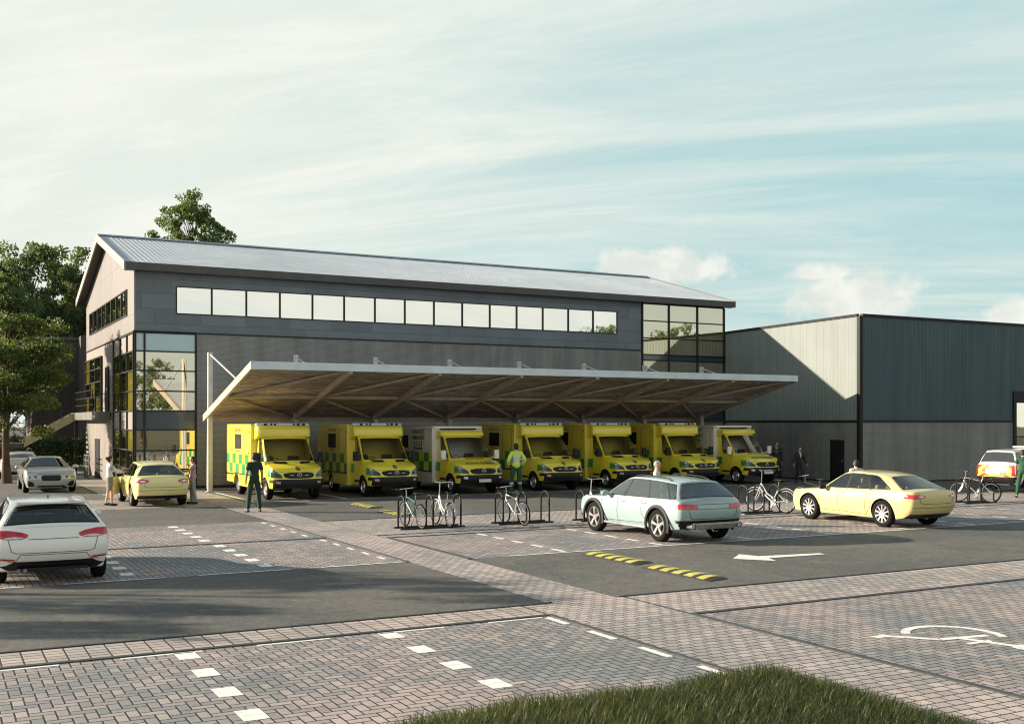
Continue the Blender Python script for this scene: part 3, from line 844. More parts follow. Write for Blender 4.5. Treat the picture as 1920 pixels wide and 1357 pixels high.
def coupe_front(pnt, label):
    L = 4.75; h = L/2; W = 1.95
    P = dict(name='coupe_car', paint=pnt, W=W, Y=[-h, -h+.35, -h+.64, -h+1.52, -.15, h-1.62, h-.60, h-.28, h],
        rows=[[.34, .26, .22, .22, .22, .22, .22, .22, .24], [.50, .44, .42, .40, .40, .40, .42, .42, .40], [.68, .66, .64, .62, .61, .61, .64, .62, .56], [.84, .84, .83, .80, .79, .80, .80, .78, .70], [.92, .95, .95, .92, .91, .92, .93, .89, .80]],
        wp=[.90, .98, 1.0, .98, .98, .99, 1.0, .96, .86], dy_rear=(.14, .03, 0, 0, .05), dy_front=(-.06, 0, .02, 0, -.10),
        gs=1, ge=5, top=[(-1.25, 1.25, 1.05), (-.95, 1.31, 1.13), (-.60, 1.35, 1.16), (-.15, 1.37, 1.16), (.12, 1.32, 1.10)],
        side={2: .03, 3: .03, 4: .03}, rw=.05, fw=.045, wr_=.35, axles=(-h+1.08, h-.95), glass='car_glass_dark', rubber=.022, rwbow=.10, cr_tail=.55)
    root, bvh = make_car(P, label, 'car')
    wheels(root, P, 10); floor_pan(root, P); seats(root, (-.1,), z=.24); mirrors(root, W/2-.02, h-1.72, .98, pnt, 1.1)
    patch(root, bvh, 'grille', 'plastic', [(-.34, .52), (-.37, .64), (-.30, .71), (.30, .71), (.37, .64), (.34, .52), (.28, .49), (-.28, .49)], 'front', .006)
    patch(root, bvh, 'air_intake', 'plastic', [(.58, .30), (.66, .44), (.82, .50), (.84, .34), (.78, .26)], 'front', .006, True)
    patch(root, bvh, 'lower_intake', 'plastic', [(-.52, .25), (-.46, .31), (.46, .31), (.52, .25)], 'front', .006)
    for x, rr in ((.56, .10), (.76, .075)):
        ring = [(x+math.cos(t)*rr, .64+math.sin(t)*rr*.9) for t in (2*math.pi*i/18 for i in range(18))]
        inner = [(x+math.cos(t)*rr*.72, .64+math.sin(t)*rr*.62) for t in (2*math.pi*i/16 for i in range(16))]
        patch(root, bvh, 'headlight', 'clear_lamp', ring, 'front', .012, True, step=.03)
        patch(root, bvh, 'headlight_lens', 'dark_lamp', inner, 'front', .02, True, step=.03)
    seams(root, bvh, front=[[(-.50, .74), (-.40, .76), (.40, .76), (.50, .74)]], side=[[(.2, .9), (.24, .32), (-.8, .32)], [(.75, .9), (.72, .34)]])
    return root, P

# --- ambulances: local +y forward ---------------------------------------
def box_outline(w, z0, z1, ch):
    return [(-w/2, z0), (w/2, z0), (w/2, z1-ch), (w/2-ch*.35, z1-ch*.3), (w/2-ch, z1), (-w/2+ch, z1), (-w/2+ch*.35, z1-ch*.3), (-w/2, z1-ch)]

def ambulance(kind, label):
    yel = kind == 'yellow'
    root = thing('ambulance', label, 'ambulance', group='ambulances parked side by side under the canopy')
    bodymat = 'amb_box' if yel else 'amb_white'
    HZ_ = 2.70 if yel else 2.62; bw = 2.22; y0, y1 = -3.05, .62; zf = .42
    # box body with wheel-arch notches: side outline extruded across
    out = [(y0, zf+.08), (y0, HZ_)]
    ay, rr = -1.50, .42
    side = [(y0, .45), (ay-rr-.02, .45)] + [(ay-rr*math.cos(t), .40+rr*math.sin(t)*.98) for t in (math.pi*k/12 for k in range(0, 13))] + [(ay+rr+.02, .36), (y1, .36), (y1, HZ_-.03), (y1-.05, HZ_), (y0+.05, HZ_), (y0, HZ_-.04)]
    m = MB(); n = len(side)
    vs = [(-bw/2, p[0], p[1]) for p in side]+[(bw/2, p[0], p[1]) for p in side]
    m.add(vs, [tuple(range(n)), tuple(range(2*n-1, n-1, -1))]+[(i, n+i, n+(i+1) % n, (i+1) % n) for i in range(n)])
    m.build('box_body', bodymat, root, bevel=.045, seg=3)
    for sg in (-1, 1):
        X_ = sg*(bw/2+.004)
        def quad(mb, ya, yb, za, zb, o=0):
            mb.box(X_-(.004 if sg > 0 else 0)+sg*o, X_+(.004 if sg < 0 else 0)+sg*o+sg*.0, ya, yb, za, zb) if False else mb.box(min(X_+sg*o, X_+sg*(o+.004)), max(X_+sg*o, X_+sg*(o+.004)), ya, yb, za, zb)
        g = MB(); cw = .47
        top, mid_, bot = (1.56, 1.20, .84)
        ys = [y0+.04+cw*i for i in range(9)]
        for i in range(8):
            ya, yb = ys[i], min(ys[i+1], y1-.04)
            if ya > y1-.08: break
            if i % 2 == 0: quad(g, ya, yb, mid_, top)
            else: quad(g, ya, yb, bot, mid_)
        g.build('green_check_marking', 'amb_green', root)
        g = MB()
        for (a_, b_, c_, e_) in ((-.42, -.408, .84, 2.5), (.40, .412, .84, 2.5), (-.408, .40, 2.488, 2.5), (y0+.02, y1-.02, 2.60, 2.607)): quad(g, a_, b_, c_, e_, .001)
        quad(g, .26, .34, 1.62, 1.66, .006); g.build('side_door_gap', 'plastic', root)
        if not yel:
            g = MB()
            for i in range(8):
                ya, yb = ys[i], min(ys[i+1], y1-.04)
                if ya > y1-.08: break
                if i % 2 == 1: quad(g, ya, yb, mid_, top)
                else: quad(g, ya, yb, bot, mid_)
            quad(g, y0+.05, y1-.05, .48 if False else .80, .84)
            g.build('yellow_check_marking', 'amb_lime', root)
        g = MB(); quad(g, y0+.03, ay-rr-.06, .74, .80); quad(g, ay-rr-.04, y1-.03, .74, .80) if False else quad(g, ay-rr-.04+.0, y1-.03, .79, .835)
        g.build('rubbing_strip', 'plastic', root)
        g = MB(); quad(g, -1.62, -.78, 1.80, 2.28, .002) if yel else quad(g, -2.4, -1.75, 1.72, 2.22, .002)
        w = g.build('box_window', 'car_glass_dark' if False else 'plastic', root, bevel=.0)
        g = MB()
        ya, yb, za, zb = (-1.66, -.74, 1.76, 2.32) if yel else (-2.44, -1.71, 1.68, 2.26)
        for q in ((ya, ya+.04, za, zb), (yb-.04, yb, za, zb), (ya+.04, yb-.04, za, za+.04), (ya+.04, yb-.04, zb-.04, zb)): quad(g, *q, .004)
        g.build('window_surround', 'plastic' if yel else bodymat, w)
        rz = R(90) if sg > 0 else R(-90)
        def tm(y, z): return Matrix.Translation((X_+sg*.003, y, z)) @ Matrix.Rotation(rz, 4, 'Z') @ Matrix.Rotation(R(90), 4, 'X')
        if yel:
            text_mesh('AMBULANCE', .17, 'orange_text', 'side_lettering', root, tm(-1.2, 2.47), bold=.004)
            text_mesh('AMBULANCE', .10, 'orange_text', 'side_lettering', root, tm(-1.2, 1.67), bold=.002)
            g = MB(); quad(g, -1.28, -1.12, 2.56, 2.64, .003); g.build('side_lamp', 'clear_lamp', root)
            g = MB()
            for yy in (y0+.12, y1-.14): quad(g, yy, yy+.05, 2.36, 2.44, .003)
            g.build('corner_marker', 'dark_text', root)
        else:
            text_mesh('EMERGENCY', .20, 'grey_text', 'side_lettering', root, tm(-.75, 2.38), bold=.006)
            text_mesh('AMBULANCE', .20, 'grey_text', 'side_lettering', root, tm(-.75, 2.14), bold=.006)
            g = MB()   # emblem of bars above a row of figures
            for i in range(4): quad(g, -1.12+i*.22, -1.06+i*.22, 1.80, 2.00, .002)
            for i in range(4): quad(g, -1.16+i*.22, -1.00+i*.22, 1.66, 1.76-.02*(i % 2), .002)
            g.build('side_emblem', 'dark_text', root)
            g = MB()
            for yy in (y0+.12, y1-.14): quad(g, yy, yy+.06, 2.42, 2.50, .003)
            g.build('corner_marker', 'dark_text', root)
    # cab shell
    P = dict(name='cab', paint='amb_yellow', W=1.98, Y=[.50, .98, 1.42, 2.20, 2.62, 2.98],
        rows=[[.40, .40, .40, .40, .42, .42], [.60, .60, .60, .60, .60, .58], [.85, .85, .86, .86, .84, .78], [1.08, 1.10, 1.10, 1.06, 1.0, .92], [1.30, 1.30, 1.32, 1.22, 1.12, 1.02]],
        wr=(.96, .99, 1.0, .985, .95), wp=[1.0, 1.0, 1.0, .99, .95, .86], dy_rear=(0, 0, 0, 0, 0), dy_front=(-.04, .03, 0, -.04, -.12), rc=0, fc=.22,
        gs=0, ge=2, top=[(.50, 2.28, 1.70), (.72, 2.30, 1.70), (.98, 2.22, 1.66)], side={1: .04}, rw=None, fw=.05, wr_=.36, axles=(), W_=0, crown=.05, cowlbow=.34, rcrown=.02, glass='van_glass', rubber=.03, cr_belt=.5, cr_roof=.5)
    P['Y'] = [.50, 1.02, 1.88, 2.36, 2.72, 3.02]; P['top'] = [(.50, 2.26, 1.72), (.80, 2.28, 1.72), (1.12, 2.20, 1.68)]
    P['rows'] = [[.40, .40, .40, .42, .42, .42], [.60, .60, .60, .60, .60, .58], [.85, .85, .86, .86, .84, .76], [1.10, 1.10, 1.10, 1.05, .98, .86], [1.30, 1.30, 1.30, 1.22, 1.12, .98]]
    bm = lattice(P); me = bpy.data.meshes.new('cage'); bm.to_mesh(me); bm.free()
    o = bpy.data.objects.new('cage', me); COL.objects.link(o)
    s = o.modifiers.new('s', 'SUBSURF'); s.levels = 3
    for q in ('amb_yellow', 'car_glass', 'arch'): me.materials.append(MT[q])
    tmp = []
    fy = 1.98; r = .36
    for sg in (-1, 1):
        c = MB(); c.lathe([(0, sg*.62), (r+.07, sg*.62), (r+.07, sg*1.3), (0, sg*1.3)], 36, 'X'); co = c.build('cut', 'arch', None, loc=(0, fy, r+.02))
        b = bmesh.new(); b.from_mesh(co.data); bmesh.ops.remove_doubles(b, verts=b.verts, dist=1e-4); bmesh.ops.recalc_face_normals(b, faces=b.faces); b.to_mesh(co.data); b.free()
        md = o.modifiers.new('b', 'BOOLEAN'); md.object = co; md.operation = 'DIFFERENCE'; md.solver = 'EXACT'; md.material_mode = 'TRANSFER'; tmp.append(co)
    full = evalmesh(o); bpy.data.objects.remove(o)
    for t in tmp: bpy.data.objects.remove(t)
    bvh = finish_shell(full, root, P)
    # luton fairing over the cab
    m = MB(); fw_ = 2.02 if yel else 1.92
    zt = 2.63 if yel else 2.44
    prof = [(y1-.05, 2.10), (1.02, 2.18), (1.18, 2.24), (1.16, zt-.12), (1.08, zt), (y1-.05, zt)]
    n = len(prof); vs = []
    for sx, sh in ((-fw_/2, 0), (-fw_/2+.12, 1), (fw_/2-.12, 1), (fw_/2, 0)):
        for (y, z) in prof: vs.append((sx, y-(0 if sh else min(.09, max(0, y-.7)*.2)), z))
    fs = [tuple(range(n))[::-1], tuple(range(3*n, 4*n))]
    for c in range(3):
        for i in range(n): fs.append((c*n+i, c*n+(i+1) % n, (c+1)*n+(i+1) % n, (c+1)*n+i))
    m.add(vs, fs); m.build('cab_fairing', 'amb_yellow', root, bevel=.04, seg=3)
    if yel:
        m = MB(); m.box(-1.0, 1.0, .70, .95, 2.64, 2.74); lb = m.build('light_bar', 'lightbar', root, bevel=.03)
        for x in (-.78, -.58, -.42, .30, .44, .66):
            m = MB(); w_ = .12 if abs(x) > .5 else .07; m.box(x-w_/2, x+w_/2, .946, .958, 2.655, 2.725); m.build('light_module', 'plastic', lb)
    else:
        m = MB(); m.box(-.80, .80, .62, .72, 2.47, 2.53); m.build('roof_light_strip', 'plastic', root, bevel=.02)
        m = MB(); m.box(-1.07, 1.07, .615, .70, 2.50, 2.61); m.build('roof_front_panel', 'amb_white', root, bevel=.02)
    # nose details
    patch(root, bvh, 'grille', 'plastic', [(-.50, .82), (-.56, .90), (-.52, .96), (-.3, .985), (.3, .985), (.52, .96), (.56, .90), (.50, .82), (.35, .785), (-.35, .785)], 'front', .012)
    hl = [(.60, .80), (.62, .90), (.72, .98), (.86, 1.08), (.93, 1.10), (.93, .82)]
    patch(root, bvh, 'headlight', 'dark_lamp', hl, 'front', .012, True)
    patch(root, bvh, 'headlight_reflector', 'clear_lamp', [(.86, 1.0), (.88, 1.05), (.92, 1.06), (.92, 1.0)], 'front', .016, True)
    patch(root, bvh, 'front_bumper', 'plastic', [(-.99, .36), (-.99, .74), (-.6, .76), (.6, .76), (.99, .74), (.99, .36)], 'front', .02, step=.05)
    patch(root, bvh, 'fog_lamp', 'amber' if yel else 'clear_lamp', [(.66, .60), (.66, .68), (.80, .69), (.80, .61)], 'front', .026, True)
    if yel:
        patch(root, bvh, 'bonnet_vent', 'plastic', [(.22, 1.28), (.25, 1.36), (.70, 1.36), (.64, 1.29)], 'front', .006, True)
        patch(root, bvh, 'strobe_lamp', 'clear_lamp', [(.20, .885), (.20, .905), (.33, .905), (.33, .885)], 'front', .018, True)
        ring = [(math.cos(t)*.085, 1.12+math.sin(t)*.065) for t in (2*math.pi*i/20 for i in range(20))]
        patch(root, bvh, 'bonnet_crest', 'dark_text', ring, 'front', .006, step=.03)
        ring = [(math.cos(t)*.062, 1.12+math.sin(t)*.046) for t in (2*math.pi*i/16 for i in range(16))]
        patch(root, bvh, 'bonnet_crest_centre', 'grey_text', ring, 'front', .010, step=.03)
    else:
        patch(root, bvh, 'wiper_cowl', 'plastic', [(-.40, 1.335), (-.40, 1.37), (.40, 1.37), (.40, 1.335)], 'front', .008)
        h = bvh.ray_cast(Vector((0, 6, 1.17)), Vector((0, -1, 0)), 10); n_ = h[1]
        q = Vector((0, 1, 0)).rotation_difference(n_)
        Mx = Matrix.Translation(h[0]+n_*.035) @ q.to_matrix().to_4x4() @ Matrix.Rotation(R(180), 4, 'Z') @ Matrix.Rotation(R(90), 4, 'X') @ Matrix.Scale(-1, 4, (1, 0, 0))
        text_mesh('AMBULANCE', .20, 'dark_text', 'bonnet_lettering', root, Mx, bold=.004, spacing=1.08)
        m = MB(); m.box(-.26, .26, 3.055, 3.075, .48, .60); m.build('number_plate', 'plate_white', root)
    # maker's emblem: ring with three spokes
    h = bvh.ray_cast(Vector((0, 6, .895)), Vector((0, -1, 0)), 10); yy = h[0].y+.02
    m = MB(); m.lathe([(.078, -.006), (.09, 0), (.078, .006), (.07, 0)], 24, 'Y', closed=True)
    for a in (90, 210, 330): m.bar((0, 0, 0), (math.cos(R(a))*.078, 0, math.sin(R(a))*.078), .014, .014, up=(0, 1, 0))
    m.build('front_emblem', 'alloy', root, smooth=True, loc=(0, yy, .895))
    # green wing patches, seams
    for sg, ax in ((-1, 'left'), (1, 'right')):
        mm = Sheet(); mm.patch(bvh, [(2.35, .82), (2.32, 1.10), (2.66, 1.02), (2.80, .86)], ax, .005); mm.patch(bvh, [(.62, .85), (.62, 1.20), (1.05, 1.20), (1.05, .85)], ax, .005)
        mm.build('green_wing_marking', 'amb_green', root, smooth=True)
        mm = Sheet(); mm.patch(bvh, [(1.05, .52), (1.05, .60), (1.55, .60), (1.55, .52)], ax, .008); mm.build('sill_strip', 'plastic', root)
    seams(root, bvh, side=[[(1.55, .5), (1.60, .85), (1.72, 1.28)], [(.66, .5), (.66, 1.3)]], front=[[(-.86, 1.02), (-.60, 1.0), (.60, 1.0), (.86, 1.02)]])
    for sg in (-1, 1):
        m = MB(); m.cbox((sg*1.17, 1.78, 1.50), (.20, .12, .36)); m.bar((sg*.95, 1.66, 1.36), (sg*1.12, 1.76, 1.40), .05, .05)
        m.build('wing_mirror', 'plastic' if yel else 'amb_white', root, bevel=.04, seg=3)
        lathe_wheel(root, sg*.97, fy, r, .24, sg, 5, r*.64, 'alloy', True)
        lathe_wheel(root, sg*1.05, ay, r, .26, sg, 5, r*.64, 'alloy', True)
    m = MB(); m.box(-.75, .75, -2.9, 2.6, .40, .52); m.build('chassis', 'plastic', root)
    seats(root, (.85,), xs=(-.5, .5), z=.62, hh=.12)
    m = MB(); m.box(-.85, .85, 1.45, 1.85, .9, 1.28); m.build('dashboard', 'plastic', root, bevel=.06)
    m = MB(); m.lathe([(.19, 0), (.205, .012), (.19, .024), (.178, .012)], 24, 'Z', closed=True)
    w = m.build('steering_wheel', 'plastic', root, smooth=True, loc=(-.48 if False else .48, 1.38, 1.34)); w.rotation_euler = (R(40), 0, 0)
    return root
# ---------------------------------------------------------------- people
def skin_mesh(verts, edges, root=0, sub=2):
    """verts: (pos, radius)"""
    bm = bmesh.new(); ly = bm.verts.layers.skin.verify()
    vs = []
    for i, (p, r) in enumerate(verts):
        v = bm.verts.new(p); rr = r if isinstance(r, tuple) else (r, r); v[ly].radius = rr; v[ly].use_root = (i == root); vs.append(v)
    for a, b in edges: bm.edges.new((vs[a], vs[b]))
    me = bpy.data.meshes.new('sk'); bm.to_mesh(me); bm.free()
    o = bpy.data.objects.new('sk', me); COL.objects.link(o)
    s = o.modifiers.new('skin', 'SKIN'); s.branch_smoothing = .6
    q = o.modifiers.new('sub', 'SUBSURF'); q.levels = sub
    m2 = evalmesh(o); bpy.data.objects.remove(o)
    return m2
def merge(name, meshes, mats, parent, extra=None):
    bm = bmesh.new()
    for m in meshes: bm.from_mesh(m)
    if extra:
        t = bpy.data.meshes.new('t'); t.from_pydata(extra.v, [], extra.f); bm.from_mesh(t)
    for f in bm.faces: f.smooth = True; f.material_index = 0
    me = bpy.data.meshes.new(name); bm.to_mesh(me); bm.free(); me.materials.append(MT[mats])
    return link(name, me, parent)

def person(label, loc, rz, h=1.75, pose=None, skin='skin_l', hair='hair', top=('shirt', None), sleeves=2, legs=('trousers', None), skirt=None, bun=False, vest=False, bald=False, grp=None, long_hair=False, vfront=False):
    root = thing('person', label, 'person', loc, rz, grp)
    s = h/1.75
    J = dict(pel=(0, 0, .97), spi=(0, -.01, 1.14), che=(0, 0, 1.32), nek=(0, -.01, 1.475), hb=(0, .01, 1.545), hm=(0, .02, 1.62), ht=(0, .01, 1.69),
             sL=(-.175, -.01, 1.42), eL=(-.235, -.03, 1.15), wL=(-.25, .04, .92), kL=(-.25, .06, .84), sR=(.175, -.01, 1.42), eR=(.235, -.03, 1.15), wR=(.25, .04, .92), kR=(.25, .06, .84),
             hL=(-.095, 0, .92), nL=(-.11, .015, .51), aL=(-.12, -.02, .09), tL=(-.135, .13, .035), hR=(.095, 0, .92), nR=(.11, .015, .51), aR=(.12, -.02, .09), tR=(.135, .13, .035))
    if pose: J.update(pose)
    J = {k: Vector(v)*s for k, v in J.items()}
    rad = dict(pel=(.135, .10), spi=(.115, .085), che=(.145, .10), nek=.055, hb=.062, hm=(.078, .092), ht=(.06, .07), sL=.058, eL=.042, wL=.027, kL=(.036, .022), hL=.088, nL=.056, aL=.036, tL=.030)
    for k in list(rad):
        if k.endswith('L') and len(k) == 2: rad[k[0]+'R'] = rad[k]
    E = [('pel', 'spi'), ('spi', 'che'), ('che', 'nek'), ('nek', 'hb'), ('hb', 'hm'), ('hm', 'ht')]
    for q in 'LR': E += [('che', 's'+q), ('s'+q, 'e'+q), ('e'+q, 'w'+q), ('w'+q, 'k'+q), ('pel', 'h'+q), ('h'+q, 'n'+q), ('n'+q, 'a'+q), ('a'+q, 't'+q)]
    def sub(keys, extra=0., scale=None, edges=E):
        ks = [k for k in rad if k in keys]; ix = {k: i for i, k in enumerate(ks)}
        vs = []
        for k in ks:
            r = rad[k]; r = r if isinstance(r, tuple) else (r, r); f = (scale or {}).get(k, 1)
            vs.append((J[k], tuple((q*f+extra)*s for q in r)))
        return skin_mesh(vs, [(ix[a], ix[b]) for a, b in edges if a in ix and b in ix], ix.get('pel', 0))
    body = sub(set(rad))
    ex = MB()
    for q in 'LR':
        w, k = J['w'+q], J['k'+q]; d = (k-w).normalized(); sd = Vector((0, 1, 0)); sd = (sd-d*sd.dot(d)); sd = sd.normalized() if sd.length > .2 else Vector((1, 0, 0))
        inn = Vector((1 if q == 'L' else -1, 0, 0))
        for i in range(4):
            b = k+sd*((i-1.5)*.017*s)+d*.02*s; L = (.062, .075, .07, .055)[i]*s
            ex.tube([b, b+d*L*.55+inn*.004, b+d*L+inn*.018*s], [.0085*s, .0078*s, .006*s], 6)
        b = w+d*.03*s+sd*.025*s; ex.tube([b, b+d*.03*s+sd*.025*s, b+d*.058*s+sd*.03*s], [.011*s, .009*s, .007*s], 6)
    hm = J['hm']; fwd = Vector((0, 1, 0))
    hd = (J['ht']-J['hb']); 
    ex.ball(hm+Vector((0, .0, .012))*s, (.074*s, .092*s, .112*s), 16, 10)
    ex.ball(hm+Vector((0, .095, -.012))*s, (.012*s, .018*s, .022*s), 8, 6)
    for sg in (-1, 1): ex.ball(hm+Vector((sg*.076, -.005, 0))*s, (.010*s, .018*s, .03*s), 8, 6)
    merge('body', [body], skin, root, ex)
    m = MB()
    for sg in (-1, 1): m.ball(hm+Vector((sg*.03, .086, .014))*s, .009*s, 8, 6)
    m.build('eyes', 'dark_text', root, smooth=True)
    m = MB(); m.cbox(hm+Vector((0, .088, -.055))*s, (.042*s, .01*s, .008*s)); m.build('mouth', 'red_lamp' if False else 'brick_wall', root)
    # hair
    m = MB()
    if not bald:
        m.ball(hm+Vector((0, -.018, .035))*s, (.082*s, .095*s, .098*s), 18, 10)
        m.ball(hm+Vector((0, -.035, -.01))*s, (.079*s, .075*s, .10*s), 16, 8)
    else:
        m.ball(hm+Vector((0, -.022, .022))*s, (.080*s, .088*s, .096*s), 16, 8)
    if bun: m.ball(hm+Vector((0, -.125, .04))*s, .05*s, 12, 8)
    if long_hair: m.ball(hm+Vector((0, -.07, -.10))*s, (.08*s, .05*s, .15*s), 12, 8)
    m.build('hair', hair, root, smooth=True)
    tops = {'pel', 'spi', 'che', 'nek', 'sL', 'sR', 'eL', 'eR'}
    if sleeves == 2: tops |= {'wL', 'wR'}
    JJ = dict(J)
    if sleeves == 1:
        for q in 'LR': J['e'+q] = J['s'+q].lerp(J['e'+q], .75)
    tt = sub(tops|{'hL', 'hR'} if False else tops, .016, dict(nek=1.1, pel=1.12, spi=1.10, che=1.08, sL=1.12, sR=1.12, eL=1.15, eR=1.15, wL=1.35, wR=1.35)); J.update(JJ)
    ex = MB(); ex.ball((0, -.008*s, 1.395*s), (.155*s, .092*s, .085*s), 16, 10); ex.ball((0, -.008*s, 1.462*s), (.074*s, .070*s, .045*s), 14, 8)
    ex.ball((0, -.005*s, 1.02*s), (.152*s, .122*s, .15*s), 18, 10)
    for sg in (-1, 1): ex.ball((sg*.105*s, -.010*s, 1.412*s), (.105*s, .078*s, .072*s), 12, 8); ex.ball((sg*.165*s, -.010*s, 1.405*s), (.072*s, .068*s, .072*s), 12, 8)
    if vfront:
        v_ = MB(); v_.add([(-.055*s, .098*s, 1.45*s), (.055*s, .098*s, 1.45*s), (.0, .128*s, 1.20*s), (0, .122*s, 1.40*s)], ((0, 3, 2), (3, 1, 2), (0, 1, 3))); v_.build('shirt_front', 'cl_white', root)
    to = merge(top[0], [tt], top[1], root, ex)
    if vest:
        m = Sheet(); bm = bmesh.new(); bm.from_mesh(tt); bv = BVHTree.FromBMesh(bm); bm.free()
        for ax, dd in (('rear', 1), ('front', 1)):
            for x0 in (-.085, .085): m.patch(bv, [((x0-.022)*s, 1.06*s), ((x0+.022)*s, 1.06*s), ((x0+.022)*s, 1.42*s), ((x0-.022)*s, 1.42*s)], ax, .006)
            for z0 in (1.06, 1.20): m.patch(bv, [(-.15*s, (z0-.022)*s), (.15*s, (z0-.022)*s), (.15*s, (z0+.022)*s), (-.15*s, (z0+.022)*s)], ax, .008)
            m.patch(bv, [(-.085*s, 1.30*s), (.085*s, 1.30*s), (.085*s, 1.36*s), (-.085*s, 1.36*s)], ax, .007)
        m.build('reflective_strips', 'grey_text' if False else 'lightbar', to)
        m = MB()
        for q in 'LR':
            a = J['n'+q].lerp(J['a'+q], .25); m.tube([a+Vector((0, 0, .03)), a-Vector((0, 0, .03))], .075*s, 14)
        m.build('knee_band', 'lightbar', root, smooth=True)
    if skirt:
        p = J['pel'].copy(); kn = (J['nL']+J['nR'])/2
        m = MB(); zz = [p.z+.10*s, p.z, p.z-.15*s, kn.z+.06*s]; rx = [.135, .165, .175, .15]; ry = [.105, .125, .13, .115]; vs = []; fs = []; N = 24
        for i, z in enumerate(zz):
            t = (p.z-z)/(p.z-kn.z+1e-6); c = p.lerp(kn, max(0, t))
            for k in range(N):
                a = 2*math.pi*k/N; vs.append((c.x+rx[i]*s*math.cos(a), c.y+ry[i]*s*math.sin(a), z))
        for i in range(3):
            for k in range(N): fs.append((i*N+k, i*N+(k+1) % N, (i+1)*N+(k+1) % N, (i+1)*N+k))
        m.add(vs, fs); m.build('skirt', skirt, root, smooth=True, ang=80)
    else:
        merge(legs[0], [sub({'spi', 'pel', 'hL', 'hR', 'nL', 'nR', 'aL', 'aR'}, .012, dict(nL=1.15, nR=1.15, aL=1.35, aR=1.35, pel=1.0))], legs[1], root)
    for q in 'LR':
        a, t = J['a'+q], J['t'+q]; d = (t-a); d.z = 0; d.normalize()
        m = MB(); m.ball((0, 0, 0), (.048*s, .145*s, .045*s), 14, 8)
        o = m.build('shoe', 'shoe', root, smooth=True); o.location = (a+d*.065*s).x, (a+d*.065*s).y, max(.04*s, min(a.z, .9)-.045*s); o.rotation_euler = (0, 0, -math.atan2(d.x, d.y))
    return root

